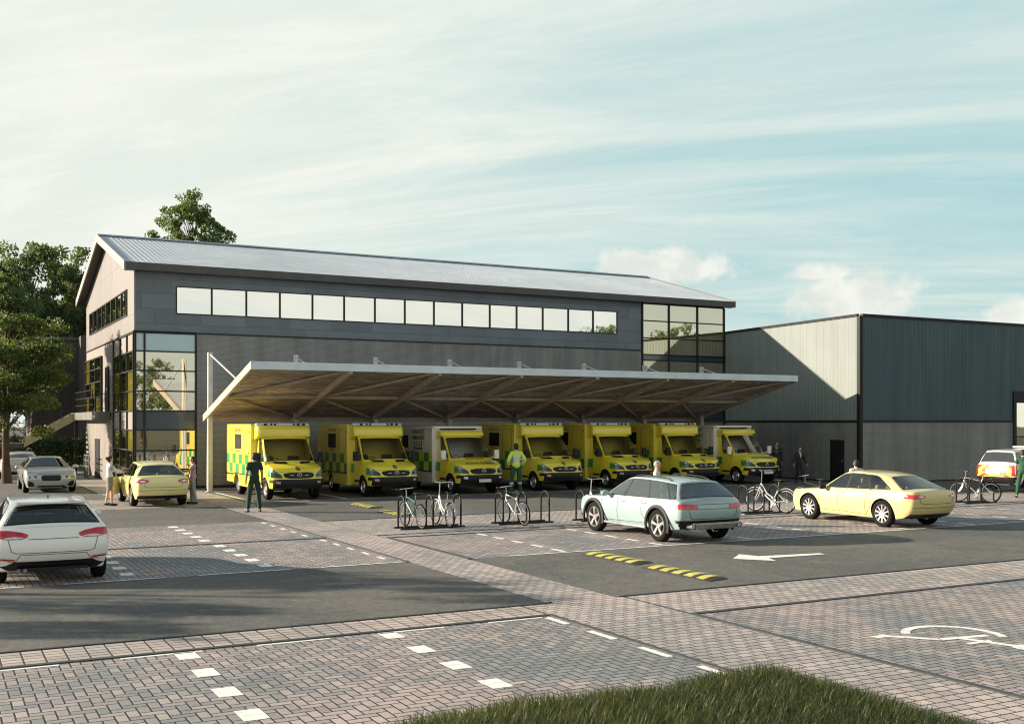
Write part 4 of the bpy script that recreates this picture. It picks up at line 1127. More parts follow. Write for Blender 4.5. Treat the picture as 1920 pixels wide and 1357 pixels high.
# ---------------------------------------------------------------- cycles
def ring(mb, c, R_, r, n=40, k=8, ry=None):
    vs = []; fs = []
    for i in range(n):
        a = 2*math.pi*i/n
        for j in range(k):
            b = 2*math.pi*j/k; q = R_+r*math.cos(b)
            vs.append((c[0]+r*math.sin(b), c[1]+q*math.cos(a), c[2]+q*math.sin(a)))
    for i in range(n):
        for j in range(k): fs.append((i*k+j, i*k+(j+1) % k, ((i+1) % n)*k+(j+1) % k, ((i+1) % n)*k+j))
    mb.add(vs, fs)
def bicycle(label, loc, rz, frame, style='mtb', lean=0., guards=None, basket=False, sc=1.0, rimm='bike_rim'):
    root = thing('bicycle', label, 'bicycle', loc, rz, 'bicycles parked at the cycle racks'); root.rotation_euler = (0, lean, rz); root.scale = (sc,)*3
    Rw = .335; f = (0, .52, Rw); b = (0, -.50, Rw); bb = (0, -.06, .29); hd = (0, .33, .80); hl = (0, .37, .66); st = (0, -.22, .76 if style == 'mtb' else .62)
    m = MB()
    if style == 'mtb':
        m.tube([hd, (0, -.20, .70)], .017); m.tube([hl, bb], .02)
    else:
        m.tube([hd, (0, .12, .52), (0, -.10, .40)], .02); m.tube([hl, (0, .12, .42), bb], .022)
    m.tube([st, bb], .016); m.tube([hd, hl], .022)
    for sx in (-1, 1):
        m.tube([(sx*.02, bb[1], bb[2]), (sx*.06, b[1], b[2])], .009); m.tube([(sx*.015, -.19, .64 if style == 'mtb' else .58), (sx*.06, b[1], b[2])], .008)
    m.build('frame', frame, root, smooth=True)
    m = MB()
    for sx in (-1, 1): m.tube([(sx*.045, .385, .60), (sx*.055, .44, .45), (sx*.055, f[1], f[2])], .012)
    m.bar((-.05, .385, .61), (.05, .385, .61), .04, .03); m.build('fork', frame if style != 'mtb' else 'alloy', root, smooth=True)
    for c in (f, b):
        m = MB(); ring(m, c, Rw-.022, .021); w = m.build('wheel', 'tyre', root, smooth=True)
        m = MB(); ring(m, c, Rw-.05, .011, 40, 6); m.build('rim', rimm, w, smooth=True)
        m = MB()
        for i in range(24):
            a = 2*math.pi*i/24; m.tube([(.025*(-1)**i, c[1]+.02*math.cos(a+.5), c[2]+.02*math.sin(a+.5)), (0, c[1]+(Rw-.06)*math.cos(a), c[2]+(Rw-.06)*math.sin(a))], .0016, 4, False)
        m.tube([(-.05, c[1], c[2]), (.05, c[1], c[2])], .018, 8); m.build('spokes', 'chrome', w)
    m = MB(); top = 1.02 if style == 'mtb' else 1.16
    m.tube([hd, (0, .315, top-.02)], .014)
    if style == 'mtb': m.tube([(-.30, .30, top+.01), (-.1, .33, top), (.1, .33, top), (.30, .30, top+.01)], .012)
    else: m.tube([(-.29, .08, top), (-.25, .22, top+.02), (-.06, .33, top-.01), (.06, .33, top-.01), (.25, .22, top+.02), (.29, .08, top)], .012)
    hb = m.build('handlebar', 'chrome', root, smooth=True)
    m = MB()
    for sx in (-1, 1):
        if style == 'mtb': m.tube([(sx*.30, .30, top+.01), (sx*.20, .315, top+.006)], .018)
        else: m.tube([(sx*.29, .06, top), (sx*.265, .17, top+.01)], .018)
    m.build('grips', 'plastic', hb)
    m = MB(); m.tube([st, (0, -.25, .88)], .012); m.build('seat_post', 'chrome', root)
    m = MB(); m.add([(-.07, -.40, .90), (.07, -.40, .90), (.018, -.12, .905), (-.018, -.12, .905), (-.075, -.40, .935), (.075, -.40, .935), (.02, -.11, .925), (-.02, -.11, .925)], ((0, 3, 2, 1), (4, 5, 6, 7), (0, 1, 5, 4), (1, 2, 6, 5), (2, 3, 7, 6), (3, 0, 4, 7)))
    m.build('saddle', 'plastic', root, bevel=.015)
    m = MB(); m.lathe([(.0, .05), (.095, .05), (.095, .056), (.0, .056)], 24, 'X', c=(0, bb[1], bb[2])); m.lathe([(.0, .05), (.045, .05), (.045, .056), (0, .056)], 16, 'X', c=(0, b[1], b[2]))
    m.bar((.075, bb[1], bb[2]), (.085, bb[1]+.10, bb[2]-.13), .02, .014); m.bar((-.06, bb[1], bb[2]), (-.085, bb[1]-.10, bb[2]+.13), .02, .014)
    m.cbox((.13, bb[1]+.10, bb[2]-.13), (.09, .07, .02)); m.cbox((-.13, bb[1]-.10, bb[2]+.13), (.09, .07, .02))
    m.tube([(.053, bb[1], bb[2]+.095), (.053, b[1], b[2]+.045)], .005, 4); m.tube([(.053, bb[1], bb[2]-.095), (.053, b[1], b[2]-.045)], .005, 4)
    m.build('crankset', 'alloy', root)
    if guards:
        for c, a0, a1 in ((f, 40, 165), (b, -5, 150)):
            m = MB(); vs = []; fs = []; N = 20
            for i in range(N+1):
                a = R(a0+(a1-a0)*i/N) if c is f else R(180-(a0+(a1-a0)*i/N))
                for (x, q) in ((-.032, Rw+.014), (0, Rw+.028), (.032, Rw+.014)): vs.append((x, c[1]+q*math.cos(a), c[2]+q*math.sin(a)))
            for i in range(N):
                for j in range(2): fs.append((i*3+j, i*3+j+1, (i+1)*3+j+1, (i+1)*3+j))
            m.add(vs, fs); o = m.build('mudguard', guards, root, smooth=True, ang=80)
            sm = o.modifiers.new('t', 'SOLIDIFY'); sm.thickness = .004
    m = MB(); m.tube([(-.02, -.12, .27), (-.16, -.10, .01)], .008); m.build('kickstand', 'plastic', root)
    return root

def cycle_rack(label, loc, n=3, sp=.80):
    root = thing('cycle_rack', label, 'cycle rack', loc, 0, 'black cycle racks along the footpath')
    for i in range(n):
        m = MB(); x = i*sp; w = .46; h = .86; r = .21
        pts = [(x, -w/2, 0), (x, -w/2, h-r)]+[(x, -r*1.09*math.cos(t), h-r+r*math.sin(t)) for t in (math.pi*k/10 for k in range(1, 10))]+[(x, w/2, h-r), (x, w/2, 0)]
        m.tube(pts, .026, 10); m.build('hoop', 'black', root, smooth=True)
    for y in (-.23, .23):
        m = MB(); m.box(-.12, (n-1)*sp+.12, y-.04, y+.04, .0, .045); m.build('base_rail', 'black', root, bevel=.008)
    return root

# ---------------------------------------------------------------- trees
def leaf_quads(mb, c, rad, n, size, rnd, flat=.8):
    for _ in range(n):
        while True:
            p = Vector((rnd.uniform(-1, 1), rnd.uniform(-1, 1), rnd.uniform(-1, 1)))
            if .001 < p.length < 1: break
        p = p*(.55+.45*p.length)
        q = Vector(c)+Vector((p.x*rad, p.y*rad, p.z*rad*flat))
        a = Vector((rnd.gauss(0, 1), rnd.gauss(0, 1), rnd.gauss(0, .6))).normalized()
        b = a.orthogonal().normalized(); b.rotate(Matrix.Rotation(rnd.uniform(0, 6.28), 3, a))
        s = size*rnd.uniform(.6, 1.3); a2 = a.cross(b)
        i = len(mb.v)
        mb.v += [tuple(q-b*s*.6), tuple(q+a2*s*.34), tuple(q+b*s*.6), tuple(q-a2*s*.34)]; mb.f.append((i, i+1, i+2, i+3)); mb.m.append(0)

def tree(name, label, loc, h, crown, leaf, seed, nclump=70, per=130, size=.22, trunk_r=.22, base=.25, group=None, layered=False, lean=0., shape=None, clr=(.7, 1.3), rz=0, sleeve=None):
    rnd = random.Random(seed)
    root = thing(name, label, 'tree', loc, rz, group)
    t = MB(); tp = []
    z = 0; N = 8; x = y = 0
    for i in range(N+1):
        f = i/N; tp.append(Vector((x+lean*f*f*h, y, f*h*.86))); x += rnd.uniform(-.06, .06)*h*.12; y += rnd.uniform(-.06, .06)*h*.12
    t.tube(tp, [trunk_r*(1.35 if i == 0 else 1)*(1-.85*i/N)+.02 for i in range(N+1)], 10)
    def at(f):
        q = max(0, min(.999, f))*N; i = int(q); return tp[i].lerp(tp[i+1], q-i)
    cl = MB(); cx, cy, cz0, cz1 = crown   # radii x,y ; crown z range
    for k in range(nclump):
        while True:
            p = Vector((rnd.uniform(-1, 1), rnd.uniform(-1, 1), rnd.uniform(-1, 1)))
            if .30 < p.length < 1: break
        zz = (p.z*.5+.5)
        if layered: zz = (round(zz*5)+rnd.uniform(-.2, .2))/5
        wf = 1.0
        if shape == 'cone': wf = 1.15-zz*.85
        if shape == 'umbrella': wf = .55+.55*math.sin(min(1, max(0, zz))*math.pi*.62)
        z = cz0+(cz1-cz0)*zz
        ctr = at(min(.95, z/(h*.86)*.92))
        c = Vector((ctr.x+p.x*cx*wf, ctr.y+p.y*cy*wf, z))
        r = rnd.uniform(*clr)*min(cx, cy)*.30
        leaf_quads(cl, c, r, int(per*rnd.uniform(.6, 1.3)), size, rnd, .55 if layered else .78)
        if k % 2 == 0:
            s0 = at(max(.12, min(.93, (z-.18*(cz1-cz0)-abs(p.x)*.6)/(h*.86)))); mid_ = s0.lerp(c, .5)+Vector((rnd.uniform(-.2, .2), rnd.uniform(-.2, .2), rnd.uniform(-.1, .35)))
            rr = trunk_r*.30*(1.1-z/h*.7); t.tube([s0, mid_, c], [rr, rr*.6, rr*.2], 6, False)
    t.build('trunk', 'bark', root, smooth=True, ang=80); cl.build('crown', leaf, root)
    return root

def hedge(name, label, x0, x1, y0, y1, z0, z1, seed, n=5000, leaf='hedge', size=.14):
    rnd = random.Random(seed); m = MB()
    for _ in range(n):
        p = Vector((rnd.uniform(x0, x1), rnd.uniform(y0, y1), z0+(z1-z0)*rnd.random()**.7*(1+.12*math.sin(rnd.uniform(0, 9)))))
        leaf_quads(m, p, .18, 3, size, rnd)
    return tag(m.build(name, leaf), label, 'hedge')
# ---------------------------------------------------------------- setting: ground
def sheet(name, x0, x1, y0, y1, z, mat, cut=None):
    m = MB(); m.face((x0, y0, z), (x1, y0, z), (x1, y1, z), (x0, y1, z)); return struct(m.build(name, mat))
sheet('ground', -300, 600, -300, 600, -.012, 'verge')
sheet('car_park_road', -45, 90, -8, 82, 0, 'asphalt')
Z1 = .004; Z2 = .008
def sheets(name, rects, z, mat):
    m = MB()
    for (x0, x1, y0, y1) in rects: m.face((x0, y0, z), (x1, y0, z), (x1, y1, z), (x0, y1, z))
    return struct(m.build(name, mat))
sheets('parking_bay_paving', [(-30, 7.86, 2, 13.50), (9.80, 40, 2, 12.62), (-30, 8.34, 20.02, 24.98), (-30, 8.34, 25.10, 30.0), (9.75, 60, 19.85, 24.35), (-30, 7.3, 36.3, 41.2)], Z1, 'bays')
sheets('footpath_paving', [(7.92, 9.72, -4, 13.5), (8.40, 9.62, 14.45, 46.2), (-30, 7.3, 25.00, 25.06) if False else (8.40, 9.62, 46.3, 46.4), (9.80, 60, 12.68, 14.42), (7.92, 9.74, 13.5, 14.45), (9.66, 60, 25.0, 29.25), (5.55, 8.36, 37.0, 37.0+.001) if False else (5.75, 8.36, 41.3, 46.2), (5.75, 7.32, 46.2, 66), (9.66, 37, 44.6, 46.2), (7.35, 8.36, 36.0, 41.25)], Z1, 'path')
sheets('edging_paving', [(-30, 7.86, 13.58, 14.42), (9.66, 60, 24.45, 24.92)], Z1, 'band')
def strips(name, L, mat, h=.018):
    m = MB()
    for (x0, x1, y0, y1) in L: m.box(x0, x1, y0, y1, -.01, h)
    return struct(m.build(name, mat, bevel=.004))
strips('kerb_edging', [(-30, 8.45, 14.43, 14.50), (-30, 7.85, 13.50, 13.57), (7.86, 7.93, 2, 13.57), (9.70, 9.80, 2, 12.70), (9.80, 40, 12.60, 12.70), (9.68, 60, 14.43, 14.48), (-30, 8.36, 24.99, 25.09), (8.345, 8.41, 20.0, 30.1), (9.63, 9.74, 19.85, 24.4), (9.66, 60, 24.36, 24.44), (9.63, 60, 24.93, 25.0), (9.66, 60, 29.26, 29.32), (5.68, 5.74, 41.2, 66)], 'kerb')

# painted markings
m = MB()
def mark(x0, x1, y0, y1): m.face((x0, y0, Z2), (x1, y0, Z2), (x1, y1, Z2), (x0, y1, Z2))
for X0, (ya, yb) in ((.09, (9.0, 13.5)), (2.70, (8.5, 13.5)), (5.31, (8.5, 13.5)), (-2.5, (9, 13.5))):
    y = 13.24
    while y > ya: mark(X0-.125, X0+.125, y-.20, y+.20); y -= .985
mark(5.02, 5.12, 12.3, 12.31)
y = 13.45
while y > 5: mark(7.70, 7.80, y-.62, y); y -= 1.18
x = 7.78
while x > -8: mark(x-.95, x, 13.40, 13.46); x -= 1.62
for xs, y0, y1 in (((.55, 3.17, 5.72, 8.14), 20.2, 24.9), ((.55, 3.17, 5.66, 8.08), 25.3, 29.9)):
    for X0 in xs:
        y = y1-.35
        while y > y0+.1: mark(X0-(.12 if X0 < 8 else .05), X0+(.12 if X0 < 8 else .05), y-.20, y+.20); y -= .93
x = 8.3
while x > -10: mark(x-1.7, x, 20.03, 20.10); x -= 2.3
x = 12.0
for i in range(12):
    X0 = 12.02+2.62*i*.99; y = 24.0
    while y > 20.0: mark(X0-.06, X0+.06, y-.26, y+.26); y -= .93
x = 9.9
mark(10.6, 60, 19.86, 19.93)
for X0 in (3.4, .8): 
    y = 40.8
    while y > 36.5: mark(X0-.1, X0+.1, y-.2, y+.2); y -= .95
for X0 in (9.9, 13.25, 16.8, 20.3, 23.8, 27.3, 30.9, 34.3): mark(X0-.05, X0+.05, 37.3, 43.3)
mark(9.9, 36, 37.2, 37.3)
m.face(*[(p[0], p[1], Z2) for p in ((14.41, 17.34), (14.96, 16.66), (15.13, 17.08), (16.61, 17.00), (16.63, 17.20), (15.16, 17.42), (15.02, 17.87))])
m.build('painted_road_markings', 'road_paint')['kind'] = 'structure'
# wheelchair symbol lying across the bay (head to the right)
m = MB(); N = 34; zc = Z2
def stroke(pts, w):
    for a, b in zip(pts[:-1], pts[1:]):
        a = Vector(a); b = Vector(b); d = (b-a).normalized(); n_ = Vector((-d.y, d.x))*w/2
        m.face((*(a-n_-d*.0), zc), (*(b-n_+d*.0), zc), (*(b+n_), zc), (*(a+n_), zc))
arc = [(11.82+.60*math.cos(R(a)), 9.78+.60*math.sin(R(a))) for a in range(-40, 152, 8)]
stroke(arc, .12)
stroke([(10.78, 10.16), (11.02, 10.17)], .13); zc += .0005
stroke([(10.98, 10.14), (11.42, 9.66), (12.18, 9.55)], .11); zc += .0005
stroke([(11.50, 9.30), (11.92, 9.30)], .08); zc += .0005
stroke([(11.70, 9.62), (11.90, 8.95)], .12); zc += .0005
m.face(*[(11.95+.17*math.cos(t), 8.80+.17*math.sin(t), zc) for t in (2*math.pi*i/24 for i in range(24))])
m.build('painted_wheelchair_symbol', 'road_paint')['kind'] = 'structure'

# speed humps
def hump(label, x, y0, y1, w=.58):
    m = MB(); n = 11; P_ = [(-w/2, 0), (-w*.45, .022), (-w*.22, .042), (0, .048), (w*.22, .042), (w*.45, .022), (w/2, 0)]
    L = y1-y0; ss = L/(n+.0); sl = .15
    for i in range(n):
        ya = y0+i*ss+(ss*.10 if i % 2 == 0 else -ss*.10); yb = y0+(i+1)*ss+(ss*.10-.004 if i % 2 else -ss*.10-.004)
        if i == 0: ya = y0
        if i == n-1: yb = y0+L
        m.mi = 1 if i % 2 else 0
        taper0 = .12 if i == 0 else 0; taper1 = .12 if i == n-1 else 0
        vs = []
        for (yy, tp) in ((ya, i == 0), (yb, i == n-1)):
            for (a, b) in P_: vs.append((x+a, yy+(sl*(a/w) if 0 < i < n or True else 0), b*(.25 if tp else 1)+.002))
        k = len(P_)
        c_ = m.mi
        for j in range(k-1):
            m.mi = c_ if 0 < j < k-2 else 0
            m.face(vs[j], vs[j+1], vs[k+j+1], vs[k+j])
        m.mi = 0; m.face(*vs[:k]); m.face(*vs[k:][::-1])
    return tag(m.build('speed_hump', ['hump_black', 'hump_yellow'], smooth=True, ang=50), label, 'speed hump', 'yellow and black speed humps')
hump('striped speed hump on the near lane, the one nearer the estate car', 12.36, 17.55, 19.55)
hump('striped speed hump on the near lane, the one closest to the camera', 12.26, 15.13, 17.18)
hump('striped speed hump on the far lane in front of the second ambulance', 12.7, 32.95, 34.95)
hump('striped speed hump on the far lane partly behind the first cycle rack', 12.45, 29.75, 31.7)

# ---------------------------------------------------------------- main building
def ribbed(mb, a, b, z0, z1, out, pitch=.10, depth=.022, vertical=False):
    """profiled sheet from a to b (xy), out = outward normal (xy); real folded profile"""
    a = Vector(a); b = Vector(b); o = Vector(out)
    if not vertical:
        z = z0; prof = []
        while z < z1-1e-6:
            for f, d in ((0, 0), (.30, 0), (.42, 1), (.80, 1), (.95, 0)):
                q = z+f*pitch
                if q < z1: prof.append((q, d*depth))
            z += pitch
        prof.append((z1, 0))
        vs = []
        for (zz, d) in prof: vs += [(*(a+o*d), zz), (*(b+o*d), zz)]
        mb.add(vs, [(2*i, 2*i+1, 2*i+3, 2*i+2) for i in range(len(prof)-1)])
    else:
        L = (b-a).length; d_ = (b-a)/L; s = 0; prof = []
        while s < L-1e-6:
            for f, d in ((0, 0), (.45, 0), (.58, 1), (.85, 1), (.98, 0)):
                if s+f*pitch < L: prof.append((s+f*pitch, d*depth))
            s += pitch
        prof.append((L, 0)); vs = []
        for (q, d) in prof:
            p = a+d_*q+o*d; vs += [(p.x, p.y, z0), (p.x, p.y, z1)]
        mb.add(vs, [(2*i, 2*i+2, 2*i+3, 2*i+1) for i in range(len(prof)-1)])

FX0, FX1, FY, BY = 7.32, 37.80, 46.20, 61.70
B = thing('main_building', 'long two storey grey clad building with pitched metal roof and a strip of windows', 'building', (0, 0, 0))
ZB, ZE = 6.50, 8.98   # band line, eaves
RY = 53.95; RZ = 11.50
# upper boards wall, front with opening for strip
m = MB(); w0, w1, wz0, wz1 = 8.97, 30.87, 7.26, 8.40
for (x0, x1, z0, z1) in ((FX0, w0, ZB, ZE), (w1, 32.36, ZB, ZE), (w0, w1, ZB, wz0), (w0, w1, wz1, ZE)):
    m.face((x0, FY, z0), (x1, FY, z0), (x1, FY, z1), (x0, FY, z1))
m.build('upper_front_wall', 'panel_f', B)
m = MB(); g = [(47.98, 60.13, 7.26, 8.38)]
gy0, gy1, gz0, gz1 = g[0]
def gpt(y, z): return (FX0, y, z)
gz = lambda y: 9.05+(RZ-.25-9.05)*(1-abs(y-RY)/(RY-FY))
m.face(gpt(FY, ZB), gpt(gy0, ZB), gpt(gy0, gz(gy0)), gpt(FY, 8.98)); m.face(gpt(gy0, ZB), gpt(gy1, ZB), gpt(gy1, gz0), gpt(gy0, gz0))
m.face(gpt(gy0, gz1), gpt(gy1, gz1), gpt(gy1, gz(gy1)), gpt(RY, gz(RY)), gpt(gy0, gz(gy0))); m.face(gpt(gy1, ZB), gpt(BY, ZB), gpt(BY, 8.98), gpt(gy1, gz(gy1)))
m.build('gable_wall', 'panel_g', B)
m = MB(); m.box(FX0+.25, FX1-.3, FY+.30, BY, 0, ZE-.05); m.build('inner_wall', 'black', B)
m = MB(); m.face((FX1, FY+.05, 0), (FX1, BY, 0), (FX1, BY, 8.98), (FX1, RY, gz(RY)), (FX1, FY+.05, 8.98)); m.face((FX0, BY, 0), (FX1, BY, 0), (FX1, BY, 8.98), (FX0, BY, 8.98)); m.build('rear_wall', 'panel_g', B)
m = MB(); ribbed(m, (9.81, FY), (32.36, FY), .12, ZB-.04, (0, -1)); m.build('ribbed_front_wall', 'rib', B)
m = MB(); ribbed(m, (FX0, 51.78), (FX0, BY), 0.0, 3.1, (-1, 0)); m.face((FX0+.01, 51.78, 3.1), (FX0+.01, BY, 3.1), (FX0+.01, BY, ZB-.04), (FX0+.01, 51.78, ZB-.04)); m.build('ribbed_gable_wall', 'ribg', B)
m = MB(); m.box(9.79, 32.38, FY-.06, FY+.02, ZB-.05, ZB); m.box(FX0-.05, 9.79, FY-.06, FY+.02, ZB-.05, ZB+.02); m.box(FX0-.05, FX0+.02, FY-.05, BY, ZB-.045, ZB); m.box(9.79, 32.38, FY-.045, FY+.02, 0, .12)
m.build('dark_band_trim', 'frame', B)
m = MB(); m.box(FX0-.025, FX0+.03, FY-.025, FY+.03, ZB+.03, 8.96); m.build('corner_flashing', 'bargeboard', B)
# roof
ov, gx0, gx1 = .42, 6.90, 38.14
fy = FY-ov; byy = BY+ov; ez = 9.22
sl = (RZ-ez)/(RY-fy)
rf = MB(); th = .10
for (ya, yb) in ((fy, RY), (byy, RY)):
    rf.add([(gx0, ya, ez), (gx1, ya, ez), (gx1, yb, RZ), (gx0, yb, RZ), (gx0, ya, ez-th), (gx1, ya, ez-th), (gx1, yb, RZ-th), (gx0, yb, RZ-th)], ((0, 1, 2, 3), (4, 7, 6, 5), (0, 4, 5, 1), (1, 5, 6, 2), (3, 2, 6, 7), (0, 3, 7, 4)))
x = gx0+.12
while x < gx1:
    for (ya, yb) in ((fy, RY), (byy, RY)):
        rf.add([(x-.035, ya, ez), (x-.02, ya, ez+.009), (x+.02, ya, ez+.009), (x+.035, ya, ez), (x-.035, yb, RZ), (x-.02, yb, RZ+.009), (x+.02, yb, RZ+.009), (x+.035, yb, RZ)], ((0, 1, 5, 4), (1, 2, 6, 5), (2, 3, 7, 6), (0, 3, 2, 1)))
    x += .21
roof = rf.build('roof', 'roof', B)
m = MB(); m.box(gx0, gx1, RY-.14, RY+.14, RZ+.01, RZ+.075); m.build('ridge_cap', 'roof', roof)
m = MB(); m.box(gx0, gx1+.05, fy-.05, fy-.004, 8.93, ez+.02); m.box(gx0+.002, gx1+.048, fy-.004, FY-.01, 8.93, 8.975); m.build('fascia', 'fascia', roof); m = MB(); m.box(gx0, gx1, byy, byy+.05, 8.93, ez+.02); m.build('fascia', 'fascia', roof)
for X_, s_ in ((gx0, -1), (gx1, 1)):
    m = MB()
    for ya in (fy-.05, byy+.05):
        xa, xb = (X_-.06, X_-.004) if s_ < 0 else (X_+.004, X_+.06)
        m.add([(xa, ya, ez-.30), (xb, ya, ez-.30), (xb, RY, RZ-.30), (xa, RY, RZ-.30), (xa, ya, ez+.05), (xb, ya, ez+.05), (xb, RY, RZ+.07), (xa, RY, RZ+.07)], ((0, 3, 2, 1), (4, 5, 6, 7), (0, 1, 5, 4), (1, 2, 6, 5), (2, 3, 7, 6), (3, 0, 4, 7)))
    m.build('verge_board', 'bargeboard' if s_ < 0 else 'fascia', roof)
    m = MB()
    xa, xb = (X_, FX0+.01) if s_ < 0 else (FX1-.01, X_)
    for ya in (fy, byy):
        m.add([(xa, ya, ez-.14), (xb, ya, ez-.14), (xb, RY, RZ-.14), (xa, RY, RZ-.14)], ((0, 1, 2, 3),))
    m.build('verge_soffit', 'soffit', roof)
# strip windows
def window(parent, plane, a0, a1, z0, z1, c, glass='mirror', fr=.045, depth=.05, out=-1, rows=(), name='window'):
    """plane 'y': lies on y=c spanning x a0..a1 ; plane 'x': on x=c spanning y"""
    f = MB()
    def bx(u0, u1, q0, q1, d0, d1):
        lo, hi = min(c+out*d0, c+out*d1), max(c+out*d0, c+out*d1)
        if plane == 'y': f.box(u0, u1, lo, hi, q0, q1)
        else: f.box(lo, hi, u0, u1, q0, q1)
    bx(a0, a0+fr, z0, z1, -.12, depth); bx(a1-fr, a1, z0, z1, -.12, depth); bx(a0+fr, a1-fr, z0, z0+fr, -.12, depth-.004); bx(a0+fr, a1-fr, z1-fr, z1, -.12, depth-.004)
    w = f.build(name, 'frame', parent)
    p = MB(); d = c+out*.006
    if plane == 'y': p.face((a0+fr, d, z0+fr), (a1-fr, d, z0+fr), (a1-fr, d, z1-fr), (a0+fr, d, z1-fr))
    else: p.face((d, a0+fr, z0+fr), (d, a1-fr, z0+fr), (d, a1-fr, z1-fr), (d, a0+fr, z1-fr))
    p.build('pane', glass, w)
    return w
n = 15
px = [330, 395, 459, 522, 583, 642, 701, 757, 812, 866, 917, 968, 1017, 1065, 1112, 1157]
for i in range(n):
    a = w0+(w1-w0)*i/n; b = w0+(w1-w0)*(i+1)/n
    window(B, 'y', a, b, wz0, wz1, FY, 'mirror', .035)
for i in range(8):
    a = gy0+(gy1-gy0)*i/8; b = gy0+(gy1-gy0)*(i+1)/8
    window(B, 'x', a, b, gz0, gz1, FX0, 'curtain', .05)
# curtain walls: each is a part, its panes sub-parts
def curtain(name, plane, c, us, zs, mats, out=-1, fr=.035, depth=.07):
    f = MB()
    def bx(u0, u1, q0, q1, d0, d1):
        lo, hi = min(c+out*d0, c+out*d1), max(c+out*d0, c+out*d1)
        if plane == 'y': f.box(u0, u1, lo, hi, q0, q1)
        else: f.box(lo, hi, u0, u1, q0, q1)
    for u in us: bx(u-fr, u+fr, zs[0], zs[-1], -.05, depth)
    for z in zs:
        for u0, u1 in zip(us[:-1], us[1:]): bx(u0+fr, u1-fr, z-fr*.8, z+fr*.8, -.05, depth-.01)
    F = f.build(name, 'frame', B)
    for i in range(len(us)-1):
        for j in range(len(zs)-1):
            p = MB(); d = c+out*.004; a0, a1, z0, z1 = us[i]+fr, us[i+1]-fr, zs[j]+fr*.8, zs[j+1]-fr*.8
            if plane == 'y': p.face((a0, d, z0), (a1, d, z0), (a1, d, z1), (a0, d, z1))
            else: p.face((d, a0, z0), (d, a1, z0), (d, a1, z1), (d, a0, z1))
            p.build('pane', mats[j], F)
zs = [.02, .82, 1.61, 2.45, 3.24, 4.05, 4.89, 5.68, 6.44]
curtain('corner_glazing', 'y', FY, [FX0+.03, 7.71, 9.77], zs, ['curtain', 'curtain', 'curtain', 'spandrel', 'curtain', 'curtain', 'curtain', 'spandrel_pale'])
curtain('gable_glazing', 'x', FX0, [FY+.03, 47.9, 49.75, 51.74], zs, ['gable_glass', 'gable_glass', 'gable_glass', 'ribg', 'gable_glass', 'gable_glass', 'gable_glass', 'ribg'])
curtain('gable_window', 'x', FX0-.03, [55.56, 57.6, 59.6, 61.45], [3.30, 4.0, 4.75, 5.4, 5.95], ['gable_glass']*4)
curtain('end_glazing', 'y', FY, [32.42, 34.11, 35.97, 37.77], [.02, 1.0, 2.0, 2.90, 3.30, 4.2, 5.1, 5.97, 6.27, 7.13, 8.02, 8.90], ['curtain']*3+['spandrel']+['curtain']*3+['spandrel']+['curtain']*3)
m = MB(); m.box(FX0-.06, FX0+.02, 56.4, 57.9, 0, 1.95); d_ = m.build('gable_door', 'black', B); m = MB(); m.cbox((FX0-.09, 56.6, 1.0), (.05, .05, .16)); m.build('handle', 'alloy', d_)
m = MB(); m.box(FX0-.06, FX0+.02, 53.3, 54.3, 3.28, 5.35); d_ = m.build('upper_door', 'black', B); m = MB(); m.cbox((FX0-.09, 53.5, 4.3), (.05, .05, .16)); m.build('handle', 'alloy', d_)

# outside staircase
S = thing('outside_staircase', 'metal outside staircase climbing to the landing on the gable end', 'staircase', (0, 0, 0))
m = MB(); m.box(6.75, 7.26, 52.6, 62.0, 2.88, 3.26); m.box(6.75, 7.30, 62.001, 63.3, 2.88, 3.258); m.build('landing', 'landing_edge', S)
m = MB()
a, b = Vector((5.9, 61.9, 2.95)), Vector((4.2, 61.9, 1.62))
for y in (61.95, 63.3):
    m.add([(7.25, y, 2.87), (6.85, y, 2.87), (4.3, y, 1.45), (4.3, y, 1.85), (6.75, y, 3.27), (7.25, y, 3.27)]+[(q[0], y+.05, q[1]) for q in ((7.25, 2.87), (6.85, 2.87), (4.3, 1.45), (4.3, 1.85), (6.75, 3.27), (7.25, 3.27))], [(0, 1, 2, 3, 4, 5), (11, 10, 9, 8, 7, 6)]+[(i, (i+1) % 6, 6+(i+1) % 6, 6+i) for i in range(6)])
m.build('side_panel', 'stair_panel', S)
m = MB()
for i in range(9): m.box(6.5-i*.26, 6.78-i*.26, 62.0, 63.3, 3.06-i*.165, 3.10-i*.165)
for i in range(8): m.box(3.6+i*.24, 3.86+i*.24, 63.4, 64.6, 1.45-i*.18, 1.49-i*.18)
m.build('treads', 'landing_edge', S)
m = MB(); m.box(2.1, 4.35, 62.0, 64.6, 1.42, 1.66); m.build('half_landing', 'soffit', S)
m = MB()
def rail(p, q, n, h=1.05):
    p = Vector(p); q = Vector(q)
    for hh in (h, h*.66, h*.33): m.tube([p+Vector((0, 0, hh)), q+Vector((0, 0, hh))], .02, 6)
    for i in range(n+1):
        t = p.lerp(q, i/n); m.tube([t, t+Vector((0, 0, h))], .022, 6)
rail((6.8, 52.7, 3.26), (6.8, 61.9, 3.26), 8); rail((6.75, 61.95, 3.2), (4.3, 61.95, 1.8), 4); rail((4.3, 61.95, 1.66), (2.15, 61.95, 1.66), 3); rail((3.9, 63.35, 1.5), (5.6, 63.35, .1), 3)
m.build('railing', 'frame', S)
for (x, y, z) in ((6.85, 62.2, 2.9), (4.25, 62.1, 1.5), (2.2, 62.1, 1.5)):
    m = MB(); m.box(x-.05, x+.05, y-.05, y+.05, 0, z); m.build('post', 'frame', S)
m = MB(); m.box(-4, 3.9, 64.8, 65.1, 0, 1.45); tag(m.build('brick_wall', 'brick_wall'), 'low dark brick wall behind the half landing of the staircase', 'wall')
